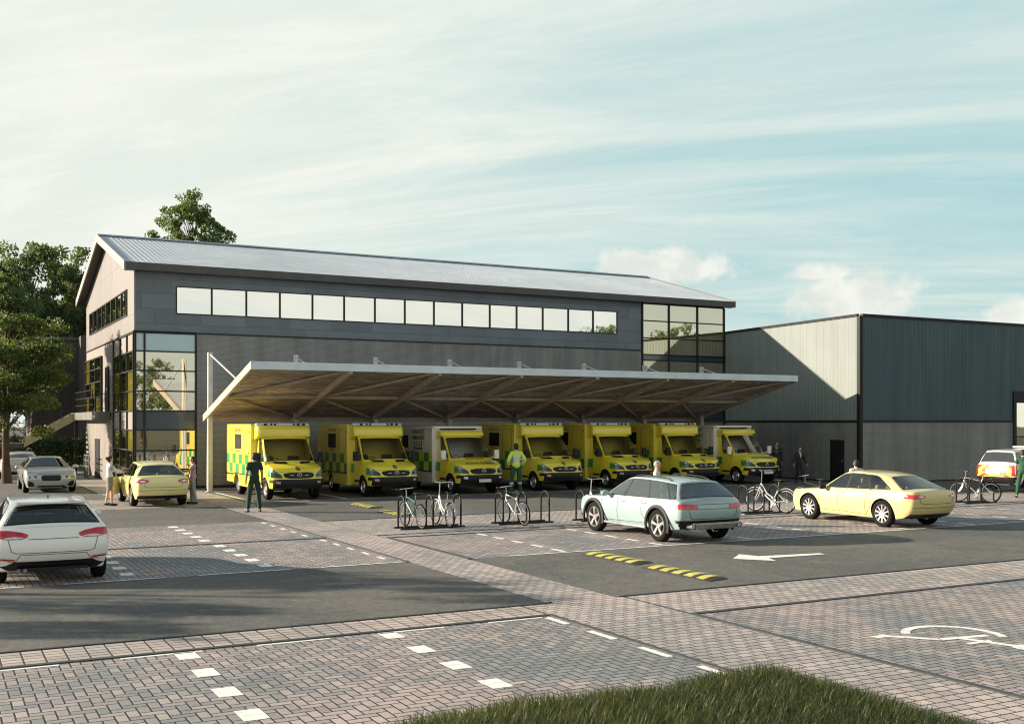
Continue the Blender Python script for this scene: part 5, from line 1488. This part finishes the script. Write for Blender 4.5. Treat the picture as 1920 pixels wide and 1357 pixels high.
# small ramp railing by gable
t = thing('ramp_railing', 'small grey metal railing panel beside the gable door', 'railing', (6.75, 57.6, 0))
m = MB()
for i in range(4):
    m = MB(); m.tube([(0, -i*.55, 0), (0, -i*.55, 1.15)], .03, 8); m.build('post', 'landing_edge', t)
m = MB()
for h in (.25, .6, .9, 1.15): m.tube([(0, .1, h), (0, -1.75, h)], .025, 8)
m.build('rails', 'landing_edge', t)

# neighbouring dark block behind
N_ = thing('neighbouring_building', 'plain dark brown building half hidden behind the trees at the left', 'building', (0, 0, 0))
m = MB(); m.box(5.9, 15, 76, 84, 0, 8.1); m.box(6.9+1.6, 12, 74.5, 75.99, 0, 8.3); m.build('wall', 'far_wall', N_)
m = MB(); m.box(5.8, 15.1, 75.9, 84.1, 8.1, 8.3); m.build('parapet', 'fascia', N_)

# ---------------------------------------------------------------- right building
RB = thing('warehouse_building', 'dark teal metal clad warehouse with ribbed lower walls at the right', 'building', (0, 0, 0))
A = Vector((36.74, 35.48)); Bq = Vector((37.86, 46.6)); dl = (Bq-A).normalized(); nl = Vector((-dl.y, dl.x))
if nl.x > 0: nl = -nl
H2 = 7.52; ZM = 2.80
m = MB(); m.prism([(A.x+.1, A.y+.1), (78, A.y+.1), (78, 47+.5), (Bq.x+.1, 47.5)], 0, H2-.06); m.build('inner_wall', 'black', RB)
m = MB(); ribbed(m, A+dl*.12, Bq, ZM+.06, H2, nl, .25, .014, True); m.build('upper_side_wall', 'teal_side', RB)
dA, dB = 1.02, 2.02
m = MB(); ribbed(m, A+dl*.12, A+dl*dA, 0.05, ZM-.04, nl, .10, .02); ribbed(m, A+dl*dB, Bq, 0.05, ZM-.04, nl, .10, .02); ribbed(m, A+dl*dA, A+dl*dB, 1.95, ZM-.04, nl, .10, .02); m.build('lower_side_wall', 'rib', RB)
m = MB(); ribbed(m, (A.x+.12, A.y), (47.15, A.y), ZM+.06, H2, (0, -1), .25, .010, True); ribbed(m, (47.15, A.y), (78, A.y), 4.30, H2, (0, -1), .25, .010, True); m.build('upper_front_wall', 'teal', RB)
m = MB(); ribbed(m, (A.x+.12, A.y), (47.12, A.y), .05, ZM-.04, (0, -1), .10, .02); ribbed(m, (55.2, A.y), (78, A.y), .05, 4.25, (0, -1), .10, .02); m.build('lower_front_wall', 'rib', RB)
m = MB()
m.prism([(A.x-.05, A.y-.05), (A.x+.14, A.y-.05), (A.x+.14, A.y+.05), (A.x+.05, A.y+.14), (A.x-.04, A.y+.14)], 0, H2+.02)
m.box(A.x+.14, 47.10, A.y-.045, A.y+.02, ZM-.04, ZM+.06)
p0 = A+dl*.14; 
def along(p, q, o0, o1, z0, z1):
    p = Vector(p); q = Vector(q); m.prism([tuple(p+nl*o0), tuple(q+nl*o0), tuple(q+nl*o1), tuple(p+nl*o1)], z0, z1)
along(p0, Bq, -.02, .048, ZM-.04, ZM+.06); along(p0, Bq, -.1, .06, H2+.004, H2+.12)
m.box(A.x+.14, 78, A.y-.06, A.y+.1, H2+.004, H2+.12); m.box(47.10, 47.30, A.y-.06, A.y+.06, 0, 4.3); m.box(47.30, 55.2, A.y-.055, A.y+.06, 3.75, 4.29)
m.build('black_trim', 'black', RB)
m = MB(); m.prism([tuple(A+dl*dA+nl*.012), tuple(A+dl*dB+nl*.012), tuple(A+dl*dB-nl*.05), tuple(A+dl*dA-nl*.05)], .01, 1.94); d_ = m.build('side_door', 'black', RB); m = MB(); q = A+dl*(dA+.12)+nl*.04; m.cbox((q.x, q.y, 1.0), (.04, .04, .14)); m.build('handle', 'alloy', d_)
for i in range(4):
    window(RB, 'y', 47.3+i*1.97, 49.27+i*1.97, 2.05, 3.75, A.y-.005, 'curtain', .03); window(RB, 'y', 47.3+i*1.97, 49.27+i*1.97, 0.02, 2.05, A.y-.005, 'curtain', .03)
m = MB(); m.face((A.x, A.y, H2+.01), (78, A.y, H2+.01), (78, 47.5, H2+.01), (Bq.x, 47.5, H2+.01)); m.build('flat_roof', 'fascia', RB)

# ---------------------------------------------------------------- canopy
CN = thing('ambulance_canopy', 'long tilted steel canopy with brown underside over the parked ambulances', 'canopy', (0, 0, 0))
cx0, cx1, cyf, cyb, czf, czb = 9.66, 34.45, 36.95, 44.35, 4.86, 3.06
cs = (czf-czb)/(cyb-cyf)
def cz(y): return czb+(cyb-y)*cs
m = MB(); t_ = .26
def slab(mb, x0, x1, y0, y1, o0, o1):
    mb.add([(x0, y0, cz(y0)+o0), (x1, y0, cz(y0)+o0), (x1, y1, cz(y1)+o0), (x0, y1, cz(y1)+o0), (x0, y0, cz(y0)+o1), (x1, y0, cz(y0)+o1), (x1, y1, cz(y1)+o1), (x0, y1, cz(y1)+o1)], ((0, 3, 2, 1), (4, 5, 6, 7), (0, 1, 5, 4), (1, 2, 6, 5), (2, 3, 7, 6), (3, 0, 4, 7)))
slab(m, cx0+.1, cx1-.1, cyf+.06, cyb-.06, -.10, -.06); m.build('deck', 'deck', CN)
m = MB(); slab(m, cx0+.1, cx1-.1, cyf+.06, cyb-.06, -.055, -.01); m.build('roof_sheet', 'roof', CN)
m = MB(); slab(m, cx0, cx1, cyf, cyf+.055, -t_, .01); m.build('front_fascia', 'pale_edge', CN)
m = MB(); slab(m, cx0, cx1, cyb-.055, cyb, -t_, .01); m.build('rear_gutter', 'tan_steel', CN)
colx = [9.80+3.5*i for i in range(8)]
for X_ in (cx0, cx1-.10):
    m = MB(); slab(m, X_, X_+.10, cyf+.056, cyb-.056, -t_, .012); m.build('end_beam', 'tan_steel', CN)
for X_ in colx[1:-1]:
    m = MB(); slab(m, X_-.06, X_+.06, cyf+.06, cyb-.06, -.34, -.105); m.build('rafter', 'tan_steel', CN, bevel=.01)
ym = 40.9
m = MB()
for a, b in zip(colx[:-1], colx[1:]): slab(m, a+.065, b-.065, ym-.05, ym+.05, -.22, -.11)
m.build('purlin', 'tan_steel', CN)
for a, b in zip(colx[:-1], colx[1:]):
    for ye in (cyf+.25, cyb-.3):
        m = MB(); m.bar((a+.07, ym, cz(ym)-.18), (b-.07, ye, cz(ye)-.18), .09, .09); m.build('diagonal_brace', 'tan_steel', CN)
for i, X_ in enumerate(colx):
    m = MB(); yc = 43.7
    m.box(X_-.09, X_+.09, yc-.075, yc+.075, 0, 5.55); m.box(X_-.16, X_+.16, yc-.16, yc+.16, .004, .03)
    c = m.build('column', 'white_steel' if i == 0 else 'white_steel', CN, bevel=.012)
    m = MB(); m.tube([(X_+.0, yc-.09, 5.45), (X_+.0, 39.3, cz(39.3)+.01)], .032, 8); m.tube([(X_-.05, yc+.08, 5.4), (X_-.02, yc+.5, .1)], .018, 6)
    m.build('tie_rod', 'white_steel', c, smooth=True)
# ---------------------------------------------------------------- vehicles placed
v, P = hatch(); v.location = (1.86, 22.12, 0)
v, P = estate(); v.location = (15.85, 22.02, 0)
yel1 = paint('cream_yellow_paint', (.64, .54, .24), 0, .28)
v, P, bv = sedan('saloon_car', yel1, 'long pale yellow saloon car parked at the right before the cycle racks', 4.75, 1.86, 1.43)
v.location = (23.12, 22.0, 0)
yel2 = paint('pale_yellow_paint', (.84, .76, .34), 0, .28)
v, P, bv = sedan('saloon_car', yel2, 'small pale yellow saloon car with its front door open beside the glazed corner', 4.5, 1.80, 1.44, 8, 'eye')
v.location = (6.70, 38.75, 0)
d = MB(); d.add([(0, 0, .32), (0, -.98, .34), (0, -1.0, .92), (0, -.05, .93)], [(0, 1, 2, 3)]); 
dd = MB(); dd.add([(0, 0, .30), (0, -.95, .30), (0, -1.0, .90), (0, -.0, .93), (-.09, 0, .36), (-.10, -.95, .36), (-.10, -1.0, .86), (-.09, 0, .88)], ((0, 1, 2, 3), (7, 6, 5, 4), (0, 4, 5, 1), (1, 5, 6, 2), (2, 6, 7, 3), (3, 7, 4, 0)))
o = dd.build('open_door', yel2, v, bevel=.03, seg=3, loc=(-.88, .98, 0)); o.rotation_euler = (0, 0, R(-24))
g = MB(); g.bar((-.05, -.05, .93), (-.0, -.42, 1.32), .03, .03); g.bar((0, -.42, 1.32), (0, -.98, 1.30), .03, .03); g.bar((0, -.98, 1.30), (-.05, -1.0, .90), .03, .03); g.build('door_window_frame', 'plastic', o)
g = MB(); g.face((-.04, -.08, .93), (-.01, -.42, 1.30), (-.01, -.96, 1.28), (-.04, -.98, .92)); g.build('door_glass', 'car_glass', o)
v, P = coupe_front(paint('silver_grey_paint', (.42, .44, .43), .3, .28), 'silver coupe facing the camera with round headlights and a dark grille')
v.location = (4.15, 48.1, 0); v.rotation_euler = (0, 0, R(180))
wp = paint('white_coupe_paint', (.62, .60, .57))
v, P, bv = sedan('coupe_car', wp, 'white coupe parked farthest back at the left behind the tree trunk', 4.4, 1.86, 1.30, 8, 'eye')
v.location = (3.95, 59.2, 0); v.rotation_euler = (0, 0, R(-4))

# response estate at the right edge
rp = paint('response_car_white', (.66, .65, .62))
def response():
    P = dict(name='response_car', paint=rp, W=1.86, Y=[-2.25, -2.02, -1.74, -.92, .12, .98, 1.76, 2.06, 2.28],
        rows=[[.45, .38, .34, .32, .32, .32, .34, .34, .38], [.58, .53, .50, .47, .47, .47, .48, .48, .48], [.80, .77, .74, .70, .70, .70, .70, .68, .64], [.98, .98, .97, .94, .92, .92, .90, .86, .80], [1.14, 1.14, 1.13, 1.10, 1.08, 1.06, 1.02, .96, .88]],
        wp=[.94, .99, 1.0, .99, .99, .99, 1.0, .93, .82], dy_rear=(.08, .0, 0, .02, .07), dy_front=(-.06, 0, 0, -.04, -.12),
        gs=1, ge=5, top=[(-1.88, 1.64, 1.28), (-1.45, 1.67, 1.32), (-.74, 1.70, 1.34), (.0, 1.70, 1.34), (.42, 1.63, 1.26)],
        side={1: .06, 2: .03, 3: .03, 4: .03}, rw=.05, fw=.045, wr_=.36, axles=(-1.33, 1.36), glass='car_glass_dark', rubber=.022)
    root, bvh = make_car(P, 'white emergency estate with red and yellow chevrons on its tail', 'car')
    wheels(root, P, 5); floor_pan(root, P, .36); seats(root, (.2,), z=.42, bench=-.85); mirrors(root, .9, .85, 1.16, 'plastic')
    patch(root, bvh, 'tail_chevron', 'yel_tape', [(-.74, .66), (-.80, 1.12), (.80, 1.12), (.74, .66)], 'rear', .006)
    m = Sheet()
    for sg in (-1, 1):
        for (a, b) in ((.05, .30), (.55, .80)):
            pl = [(sg*(a), 1.10), (sg*b, 1.10), (sg*min(.80, b+.30), .86 if b < .6 else 1.0), (sg*min(.80, a+.30), .82 if a < .5 else .90)]
            m.patch(bvh, pl if sg > 0 else pl[::-1], 'rear', .011)
        pl = [(sg*.50, .66), (sg*.70, .66), (sg*.30, .86), (sg*.18, .80)]; m.patch(bvh, pl, 'rear', .011)
    m.build('red_chevron', 'red_tape', root, smooth=True)
    patch(root, bvh, 'number_plate_panel', 'plate_white', [(-.36, .76), (-.36, .95), (.30, .95), (.30, .76)], 'rear', .016)
    patch(root, bvh, 'green_star_badge', 'amb_green', [(.46+.11*math.cos(t), .80+.10*math.sin(t)) for t in (2*math.pi*i/6 for i in range(6))], 'rear', .018)
    patch(root, bvh, 'tail_light', 'red_lamp', [(.74, .70), (.76, 1.10), (.92, 1.10), (.93, .70)], 'rear', .014, True)
    patch(root, bvh, 'bumper_cladding', 'plastic', [(-.93, .36), (-.93, .66), (.93, .66), (.93, .36)], 'rear', .010)
    for sg, ax in ((-1, 'left'), (1, 'right')):
        m = Sheet(); m.patch(bvh, [(-2.0, .64), (-2.0, 1.06), (1.9, 1.02), (1.9, .64)], ax, .005); m.build('side_stripe', 'amb_lime', root, smooth=True)
        m = Sheet()
        for i in range(4): m.patch(bvh, [(-1.0+i*.7, .66), (-1.0+i*.7, .84), (-.65+i*.7, .84), (-.65+i*.7, .66)], ax, .009)
        m.build('green_check_marking', 'amb_green', root, smooth=True)
        m = Sheet(); m.patch(bvh, [(-2.2, .36), (-2.2, .62), (2.1, .62), (2.1, .36)] if False else [(-.9, .36), (-.9, .60), (.92, .60), (.92, .36)], ax, .007); m.build('side_cladding', 'plastic', root, smooth=True)
    m = MB(); m.box(-.60, .60, -.35, -.10, 1.745, 1.82); m.build('light_bar', 'lightbar', root, bevel=.03)
    return root
v = response(); v.location = (38.75, 28.35, 0); v.rotation_euler = (0, 0, R(-90))

# ambulances (front towards the camera)
ya = ambulance('yellow', 'yellow ambulance first from the left, its flank in full sun beside the man in green')
wa = ambulance('white', 'white sided ambulance with dark lettering, between the second and fourth yellow ambulances')
spots = [(11.50, 40.35, 'y', None), (15.20, 40.25, 'y', 'yellow ambulance second from the left, in front of the far speed humps'), (18.70, 40.15, 'w', None), (22.45, 40.2, 'y', 'yellow ambulance standing behind the person in the bright safety jacket'), (25.95, 40.3, 'y', 'yellow ambulance in the middle, fifth in the row, directly behind the estate car'),
         (29.60, 40.3, 'y', 'yellow ambulance sixth in the row, beside the right hand white ambulance'), (32.80, 40.1, 'w', 'white sided ambulance at the right end of the row')]
for (x, y, k, lab) in spots:
    src = ya if k == 'y' else wa
    o = src if lab is None else copy_tree(src)
    if lab: o['label'] = lab
    o.location = (x, y, 0); o.rotation_euler = (0, 0, R(180+{11.5: .3, 15.2: -.5, 18.7: .6, 22.45: -.3, 25.95: .4, 29.6: -.6, 32.8: .2}[x]))

# cycle racks and cycles
cycle_rack('black three hoop cycle rack nearest the paved crossing path, holding two bicycles', (10.80, 26.22, 0), 3, .80)
cycle_rack('black three hoop cycle rack with one white mountain bike, left of the estate car', (13.66, 26.20, 0), 3, .72)
cycle_rack('black cycle rack partly hidden behind the bonnet of the estate car', (16.10, 25.95, 0), 3, .80)
cycle_rack('black cycle rack holding the white step through bicycle between estate and saloon', (21.68, 25.62, 0), 3, .62)
cycle_rack('black cycle rack at the far right before the emergency estate', (31.12, 25.42, 0), 3, .66)
MT['frame_teal'] = pm('dark_teal_frame', (.02, .10, .11), .35, .2); MT['frame_white'] = pm('white_frame', (.46, .46, .45), .35); MT['frame_grey'] = pm('grey_frame', (.30, .29, .27), .4, .3)
bicycle('dark teal mountain bicycle at the left of the first rack', (11.22, 26.40, 0), R(2), 'frame_teal', 'mtb', R(-4))
bicycle('white step through bicycle with pale mudguards in the first rack', (12.10, 26.50, 0), R(-2), 'frame_white', 'city', R(3), 'frame_white')
bicycle('white mountain bicycle in the second rack', (14.02, 25.98, 0), R(3), 'frame_white', 'mtb', R(-5))
bicycle('white handled bicycle just ahead of the estate car bonnet', (16.62, 26.0, 0), R(-4), 'frame_white', 'city', R(3), 'frame_white')
bicycle('white step through bicycle with curved mudguards between the estate and the long saloon', (22.84, 25.70, 0), R(14), 'frame_white', 'city', R(2), 'frame_white', sc=1.1)
bicycle('black bicycle mostly hidden behind the bonnet of the long saloon', (25.5, 26.6, 0), R(12), 'plastic', 'mtb', R(-3))
bicycle('grey silver bicycle at the far right rack beside the emergency estate', (32.00, 25.60, 0), R(22), 'frame_grey', 'mtb', R(4), sc=1.05)

# people
MT['cl_green'] = pm('dark_green_cloth', (.008, .028, .018), .8, var=.2, vs=8); MT['cl_white'] = pm('white_cloth', (.55, .55, .56), .8, var=.08, vs=8); MT['cl_khaki'] = pm('khaki_cloth', (.20, .18, .14), .85, var=.15, vs=8)
MT['cl_pink'] = pm('pink_cloth', (.48, .25, .30), .8, var=.12, vs=8); MT['cl_grey'] = pm('grey_cloth', (.30, .30, .30), .85, var=.15, vs=8); MT['cl_black'] = pm('black_cloth', (.014, .015, .020), .8, var=.2, vs=8)
MT['cl_hiviz'] = pm('fluorescent_cloth', (.62, .80, .10), .7, var=.1, vs=8); MT['cl_bgreen'] = pm('bottle_green_cloth', (.008, .07, .03), .8, var=.15, vs=8)
reach = dict(eL=(-.22, .18, 1.22), wL=(-.16, .42, 1.24), kL=(-.14, .50, 1.26), eR=(.22, .16, 1.20), wR=(.14, .40, 1.18), kR=(.12, .48, 1.19), nR=(.09, .05, .50), aR=(.10, .04, .09), tR=(.11, .19, .035), nL=(-.09, -.02, .51), aL=(-.10, -.10, .10), tL=(-.11, .04, .035))
person('woman in a white top and khaki skirt beside the small yellow saloon', (5.25, 38.1, 0), R(-82), 1.66, reach, top=('blouse', 'cl_white'), skirt='cl_khaki', bun=True)
person('woman in a pink top and grey trousers right of the small saloon', (7.85, 37.55, 0), R(80), 1.62, reach, 'skin_d', top=('blouse', 'cl_pink'), sleeves=1, legs=('trousers', 'cl_grey'))
stand = dict(nL=(-.15, .01, .51), aL=(-.20, -.02, .09), tL=(-.25, .11, .035), nR=(.13, .02, .51), aR=(.17, .0, .09), tR=(.20, .14, .035), eL=(-.235, -.03, 1.14), wL=(-.245, .03, .90), kL=(-.24, .05, .81), eR=(.225, -.04, 1.14), wR=(.23, .02, .90), kR=(.225, .04, .81))
person('man in dark green uniform seen from behind facing the first ambulance', (8.82, 33.3, 0), R(4), 1.84, stand, 'skin_d', top=('uniform_shirt', 'cl_green'), sleeves=1, legs=('trousers', 'cl_green'))
hips = dict(stand); hips.update(eL=(-.30, -.08, 1.18), wL=(-.24, .08, 1.0), kL=(-.20, .10, .97), eR=(.30, -.08, 1.18), wR=(.24, .08, 1.0), kR=(.20, .10, .97))
person('man in a fluorescent yellow safety jacket seen from behind between the ambulances', (19.65, 36.3, 0), R(-8), 1.98, hips, top=('safety_jacket', 'cl_hiviz'), legs=('trousers', 'cl_bgreen'), vest=True)
person('grey haired man in a white shirt standing beyond the roof of the estate car', (17.22, 23.85, 0), R(-130), 1.76, stand, hair='hair_grey', bald=True, top=('shirt', 'cl_white'), legs=('trousers', 'cl_black'))
person('dark haired man in a white shirt standing beyond the roof of the long saloon', (24.45, 23.75, 0), R(-20), 1.66, stand, top=('shirt', 'cl_white'), legs=('trousers', 'cl_black'))
person('man in black clothes standing just right of the last white ambulance', (34.3, 38.2, 0), R(160), 1.86, stand, 'skin_d', top=('jacket', 'cl_black'), legs=('trousers', 'cl_black'))
walk = dict(nL=(-.08, .16, .53), aL=(-.07, .10, .16), tL=(-.07, .24, .10), nR=(.09, -.05, .50), aR=(.09, -.24, .12), tR=(.09, -.10, .035), eL=(-.29, -.08, 1.17), wL=(-.38, -.06, .95), kL=(-.41, -.05, .88), eR=(.28, .02, 1.16), wR=(.36, .14, .96), kR=(.39, .18, .89))
walk['aL'] = (-.08, .20, .09); walk['tL'] = (-.08, .34, .05)
person('woman in a black trouser suit and white shirt walking past the warehouse wall', (34.35, 36.75, 0), R(165), 1.66, walk, top=('jacket', 'cl_black'), legs=('trousers', 'cl_black'), long_hair=True, vfront=True)
person('person in a bottle green uniform cut off by the right edge of the picture', (35.35, 26.2, 0), R(-60), 1.78, stand, top=('uniform_shirt', 'cl_bgreen'), sleeves=1, legs=('trousers', 'cl_bgreen'))
# white shirt front of suit
# ---------------------------------------------------------------- planting
bt = 'trees behind the car park at the left'
tree('broadleaf_tree', 'young bright green tree with a bare trunk rising behind the white coupe', (3.05, 54.3, 0), 8.9, (2.7, 2.5, 2.5, 8.3), 'leaf_bright', 3, 120, 270, .125, .17, clr=(.6, 1.1), layered=True)
tb = tree('broadleaf_tree', 'large dark tree at the far left edge', (1.5, 88, 0), 15.8, (4.8, 4.4, 3.0, 16.6), 'leaf_dark', 11, 105, 280, .24, .35, clr=(.45, .95), group=bt)
def cp(src, lab, loc, rz, sc, name=None):
    o = copy_tree(src); o['label'] = lab; o.location = loc; o.rotation_euler = (0, 0, rz); o.scale = sc; return o
cp(tb, 'dark tree standing second from the left edge beyond the staircase', (6.9, 91, 0), R(120), (1.0, 1.0, 1.0))
cp(tb, 'dark tree touching the left end of the gable roof', (12.0, 93, 0), R(220), (.95, .95, 1.0))
tree('broadleaf_tree', 'lower mid green tree in front of the dark trees at the left', (1.6, 72, 0), 9.5, (3.4, 3.0, 1.6, 9.3), 'leaf_mid', 21, 80, 170, .22, .22)
tree('broadleaf_tree', 'mid green tree in front of the plain dark building', (5.6, 73, 0), 8.4, (1.7, 1.6, 4.0, 8.3), 'leaf_dark', 22, 36, 150, .22, .16)
tree('broadleaf_tree', 'tall spreading tree showing above the roof ridge of the main building', (17.4, 85, 0), 20.3, (4.0, 3.4, 15.2, 20.4), 'leaf_mid', 37, 84, 95, .19, .28, shape='cone', clr=(.32, .62))
cp(tb, 'dark tree filling the gap behind the staircase', (3.9, 82, 0), R(60), (.72, .72, .84))
cp(tb, 'dark tree just left of the gable wall', (9.6, 86.5, 0), R(300), (.62, .62, .90))
hedge('hedge', 'dark clipped hedge beside the gable under the staircase', 3.2, 8.8, 70, 71.2, 0, 1.7, 5, 2600)
hedge('hedge', 'hedge continuing at the far left edge', -2, 3.0, 67.5, 68.5, 0, 1.5, 6, 1800)
# trees west of the car park, out of the picture: they shade the tarmac
ts = tree('broadleaf_tree', 'spreading tree on the west side of the car park', (-16, 29.5, 0), 8.6, (3.2, 3.8, 2.6, 8.6), 'leaf_dark', 41, 40, 90, .24, .25, clr=(.4, .9))
cp(ts, 'tree on the west side farther back', (-22, 40, 0), R(160), (1, 1, 1.0))

# trees along the road behind the camera, seen in the window reflections
for i, (x, y, s) in enumerate(((12, -24, 1.0), (20, -28, 1.15), (28, -25, 1.0), (70, -22, 1.5), (80, -26, 1.9), (90, -24, 1.9), (101, -28, 1.8), (-2, -30, 1.1), (45, -34, 1.0), (57, -30, 1.1))):
    cp(ts, 'roadside tree number on the far verge, seen only in the glass' if False else ('roadside tree reflected in the glazing, number %s along the verge' % ('one two three four five six seven eight nine ten'.split()[i])), (x, y, 0), R(37*i), (s, s, s))

# grass bed in the foreground
rnd = random.Random(99); gm = MB()
def gedge(x, y):
    return min(x-3.35-(max(0, y-8.9))*.3, 8.25-x, 9.16-.10*math.sin(x*2.2)-.06*math.sin(x*6)-y-max(0, (x-7.6))*.5*max(0, x-7.6)*1.2)
gb = MB(); Nx, Ny = 46, 46; grid = {}
for i in range(Nx):
    for j in range(Ny):
        x = 3.35+(8.25-3.35)*i/(Nx-1); y = 3.5+(9.5-3.5)*j/(Ny-1); e = gedge(x, y)
        grid[(i, j)] = (x, y, .005+.07*max(0, min(1, e/.5))+.012*math.sin(x*5)*math.cos(y*4)*min(1, max(0, e)))
gb.add([grid[(i, j)] for i in range(Nx) for j in range(Ny)], [(i*Ny+j, (i+1)*Ny+j, (i+1)*Ny+j+1, i*Ny+j+1) for i in range(Nx-1) for j in range(Ny-1) if gedge(*grid[(i, j)][:2]) > .02])
struct(gb.build('planting_bed', 'verge', smooth=True))
cnt = 0
while cnt < 48000:
    x = rnd.uniform(3.35, 8.25); y = rnd.uniform(5.2, 9.5)
    e = gedge(x, y)
    if e < .0: continue
    if e < .12 and rnd.random() > .35+e*5: continue
    cnt += 1
    z = .005+.07*max(0, min(1, e/.5))
    L = rnd.uniform(.08, .21)*(.7+.3*min(1, e/.3)); a = rnd.uniform(0, 6.283); lx, ly = math.cos(a), math.sin(a); b = rnd.uniform(.2, .95)*L
    wd = rnd.uniform(.003, .0055); sx, sy = -ly*wd, lx*wd
    i = len(gm.v)
    gm.v += [(x-sx, y-sy, z), (x+sx, y+sy, z), (x+sx*.8+lx*b*.3, y+sy*.8+ly*b*.3, z+L*.6), (x-sx*.8+lx*b*.3, y-sy*.8+ly*b*.3, z+L*.6), (x+lx*b, y+ly*b, z+L)]
    gm.f += [(i, i+1, i+2, i+3), (i+3, i+2, i+4)]; gm.m += [0, 0]
gm.build('grass', 'grass')['kind'] = 'stuff'

# ---------------------------------------------------------------- sky, sun, camera
SUN = Vector((-.858*math.cos(R(16.6)), .514*math.cos(R(16.6)), math.sin(R(16.6))))
SUN = Vector((-1.67, 1.0, .58)).normalized()
w = bpy.data.worlds.new('World'); scene.world = w; w.use_nodes = True; nt = w.node_tree; x = X(nt)
bg = nt.nodes['Background']; bg.inputs['Strength'].default_value = .060
sky = x.n('ShaderNodeTexSky', sky_type='NISHITA'); sky.sun_disc = False; sky.sun_elevation = math.asin(SUN.z); sky.sun_rotation = math.atan2(SUN.x, SUN.y)
sky.air_density = 1.0; sky.dust_density = 2.0; sky.ozone_density = 1.0
d = x.n('ShaderNodeTexCoord').outputs['Generated']; s = x.sep(d)
zz = x.m('MAXIMUM', s[2], 0.0)
k = x.m('ADD', zz, .16)
pl = x.comb(x.m('DIVIDE', s[0], k), x.m('DIVIDE', s[1], k), 0.0)
# rotate so streaks run a little diagonally
mp = x.comb(x.m('MULTIPLY', x.v('DOT_PRODUCT', pl, (-.72, .69, 0)), .42), x.m('MULTIPLY', x.v('DOT_PRODUCT', pl, (.69, .72, 0)), 1.35), 0.0)
n1 = x.noise(mp, .75, 9, .62, 1.1)
n2 = x.noise(x.v('ADD', mp, (3.3, 8.1, 0)), 2.6, 8, .68, .9)
cov = x.m('ADD', x.m('MULTIPLY', n1, .80), x.m('MULTIPLY', n2, .20))
clear = x.v('DOT_PRODUCT', d, (.86, .50, 0.0))    # the veil thins to the east
bias = x.ramp(clear, .50, .985, .24, -.15, False)
veil = x.ramp(x.m('ADD', cov, bias), .22, .66)
veil = x.m('MULTIPLY', veil, x.ramp(zz, .42, .72, 1.0, .12))
low = x.ramp(zz, 0.0, .13, .45, 0.0)
veil = x.m('MAXIMUM', veil, low)
skyc = x.mix(x.ramp(zz, .35, .8, .84, .15), sky.outputs[0], (SKYR, SKYG, SKYB, 1))
cc = x.mix(x.ramp(n2, .35, .7), (5.9, 6.3, 5.85, 1), (6.75, 6.85, 6.25, 1))
col = x.mix(veil, skyc, cc)
# cumulus heads just above the horizon
def puff(dx, dy, dz, rh, rv, seed):
    v0 = Vector((dx, dy, dz)).normalized()
    rt = Vector((v0.y, -v0.x, 0)).normalized(); up = rt.cross(v0)
    a = x.m('DIVIDE', x.v('DOT_PRODUCT', d, tuple(rt)), rh); b = x.m('DIVIDE', x.m('SUBTRACT', x.v('DOT_PRODUCT', d, tuple(up)), 0.0), rv)
    b = x.m('MULTIPLY', b, x.m('ADD', 1.0, x.m('LESS_THAN', b, 0.0)))
    rr = x.m('SQRT', x.m('ADD', x.m('MULTIPLY', a, a), x.m('MULTIPLY', b, b)))
    nz = x.noise(x.v('ADD', d, (seed, 0, 0)), 22, 6, .6)
    f = x.ramp(x.m('SUBTRACT', x.m('SUBTRACT', 1.0, rr), x.m('MULTIPLY', x.m('SUBTRACT', nz, .5), 2.4)), -.15, .45)
    return x.m('MULTIPLY', f, x.m('GREATER_THAN', x.v('DOT_PRODUCT', d, tuple(v0)), .5))
def dirpx(px, py):
    t = (px-960)/2032; u = (790-py)/2032; th = math.atan2(1090, 2032)
    return (math.sin(th)+t*math.cos(th), math.cos(th)-t*math.sin(th), u)
pf = None
for (px_, py_, rh, rv, sd) in ((1180, 505, .035, .018, 1.0), (1300, 508, .040, .022, 2.0), (1535, 515, .03, .010, 3.0), (1620, 580, .060, .032, 4.0), (1905, 598, .045, .02, 5.0)):
    q = puff(*dirpx(px_, py_), rh, rv, sd)
    pf = q if pf is None else x.m('MAXIMUM', pf, q)
nzz = x.noise(d, 30, 5, .6)
pc = x.mix(x.ramp(nzz, .35, .65), (6.4, 6.2, 5.7, 1), (8.0, 7.5, 6.7, 1))
col = x.mix(x.m('MULTIPLY', pf, .66), col, pc)
nt.links.new(col, bg.inputs['Color'])

L = bpy.data.lights.new('Sun', 'SUN'); L.energy = 5.0; L.angle = R(.55); L.color = (1.0, .86, .68)
so = bpy.data.objects.new('Sun', L); COL.objects.link(so); so.rotation_euler = SUN.to_track_quat('Z', 'Y').to_euler()

cam = bpy.data.cameras.new('Camera'); cam.sensor_width = 36; cam.lens = 2032/1920*36; cam.shift_y = (790-678.5)/1920; cam.clip_start = .1; cam.clip_end = 2000
co = bpy.data.objects.new('Camera', cam); COL.objects.link(co); co.location = (0, 0, 2.8); co.rotation_euler = (R(90), 0, -math.atan2(1090, 2032)); scene.camera = co
scene.view_settings.view_transform = 'Standard'; scene.view_settings.look = 'None'; scene.view_settings.exposure = EXPO; scene.view_settings.gamma = 1
scene.cycles.max_bounces = 6; scene.cycles.transparent_max_bounces = 12; scene.cycles.sample_clamp_indirect = 6
scene.cycles.use_denoising = True; scene.cycles.filter_width = 1.15
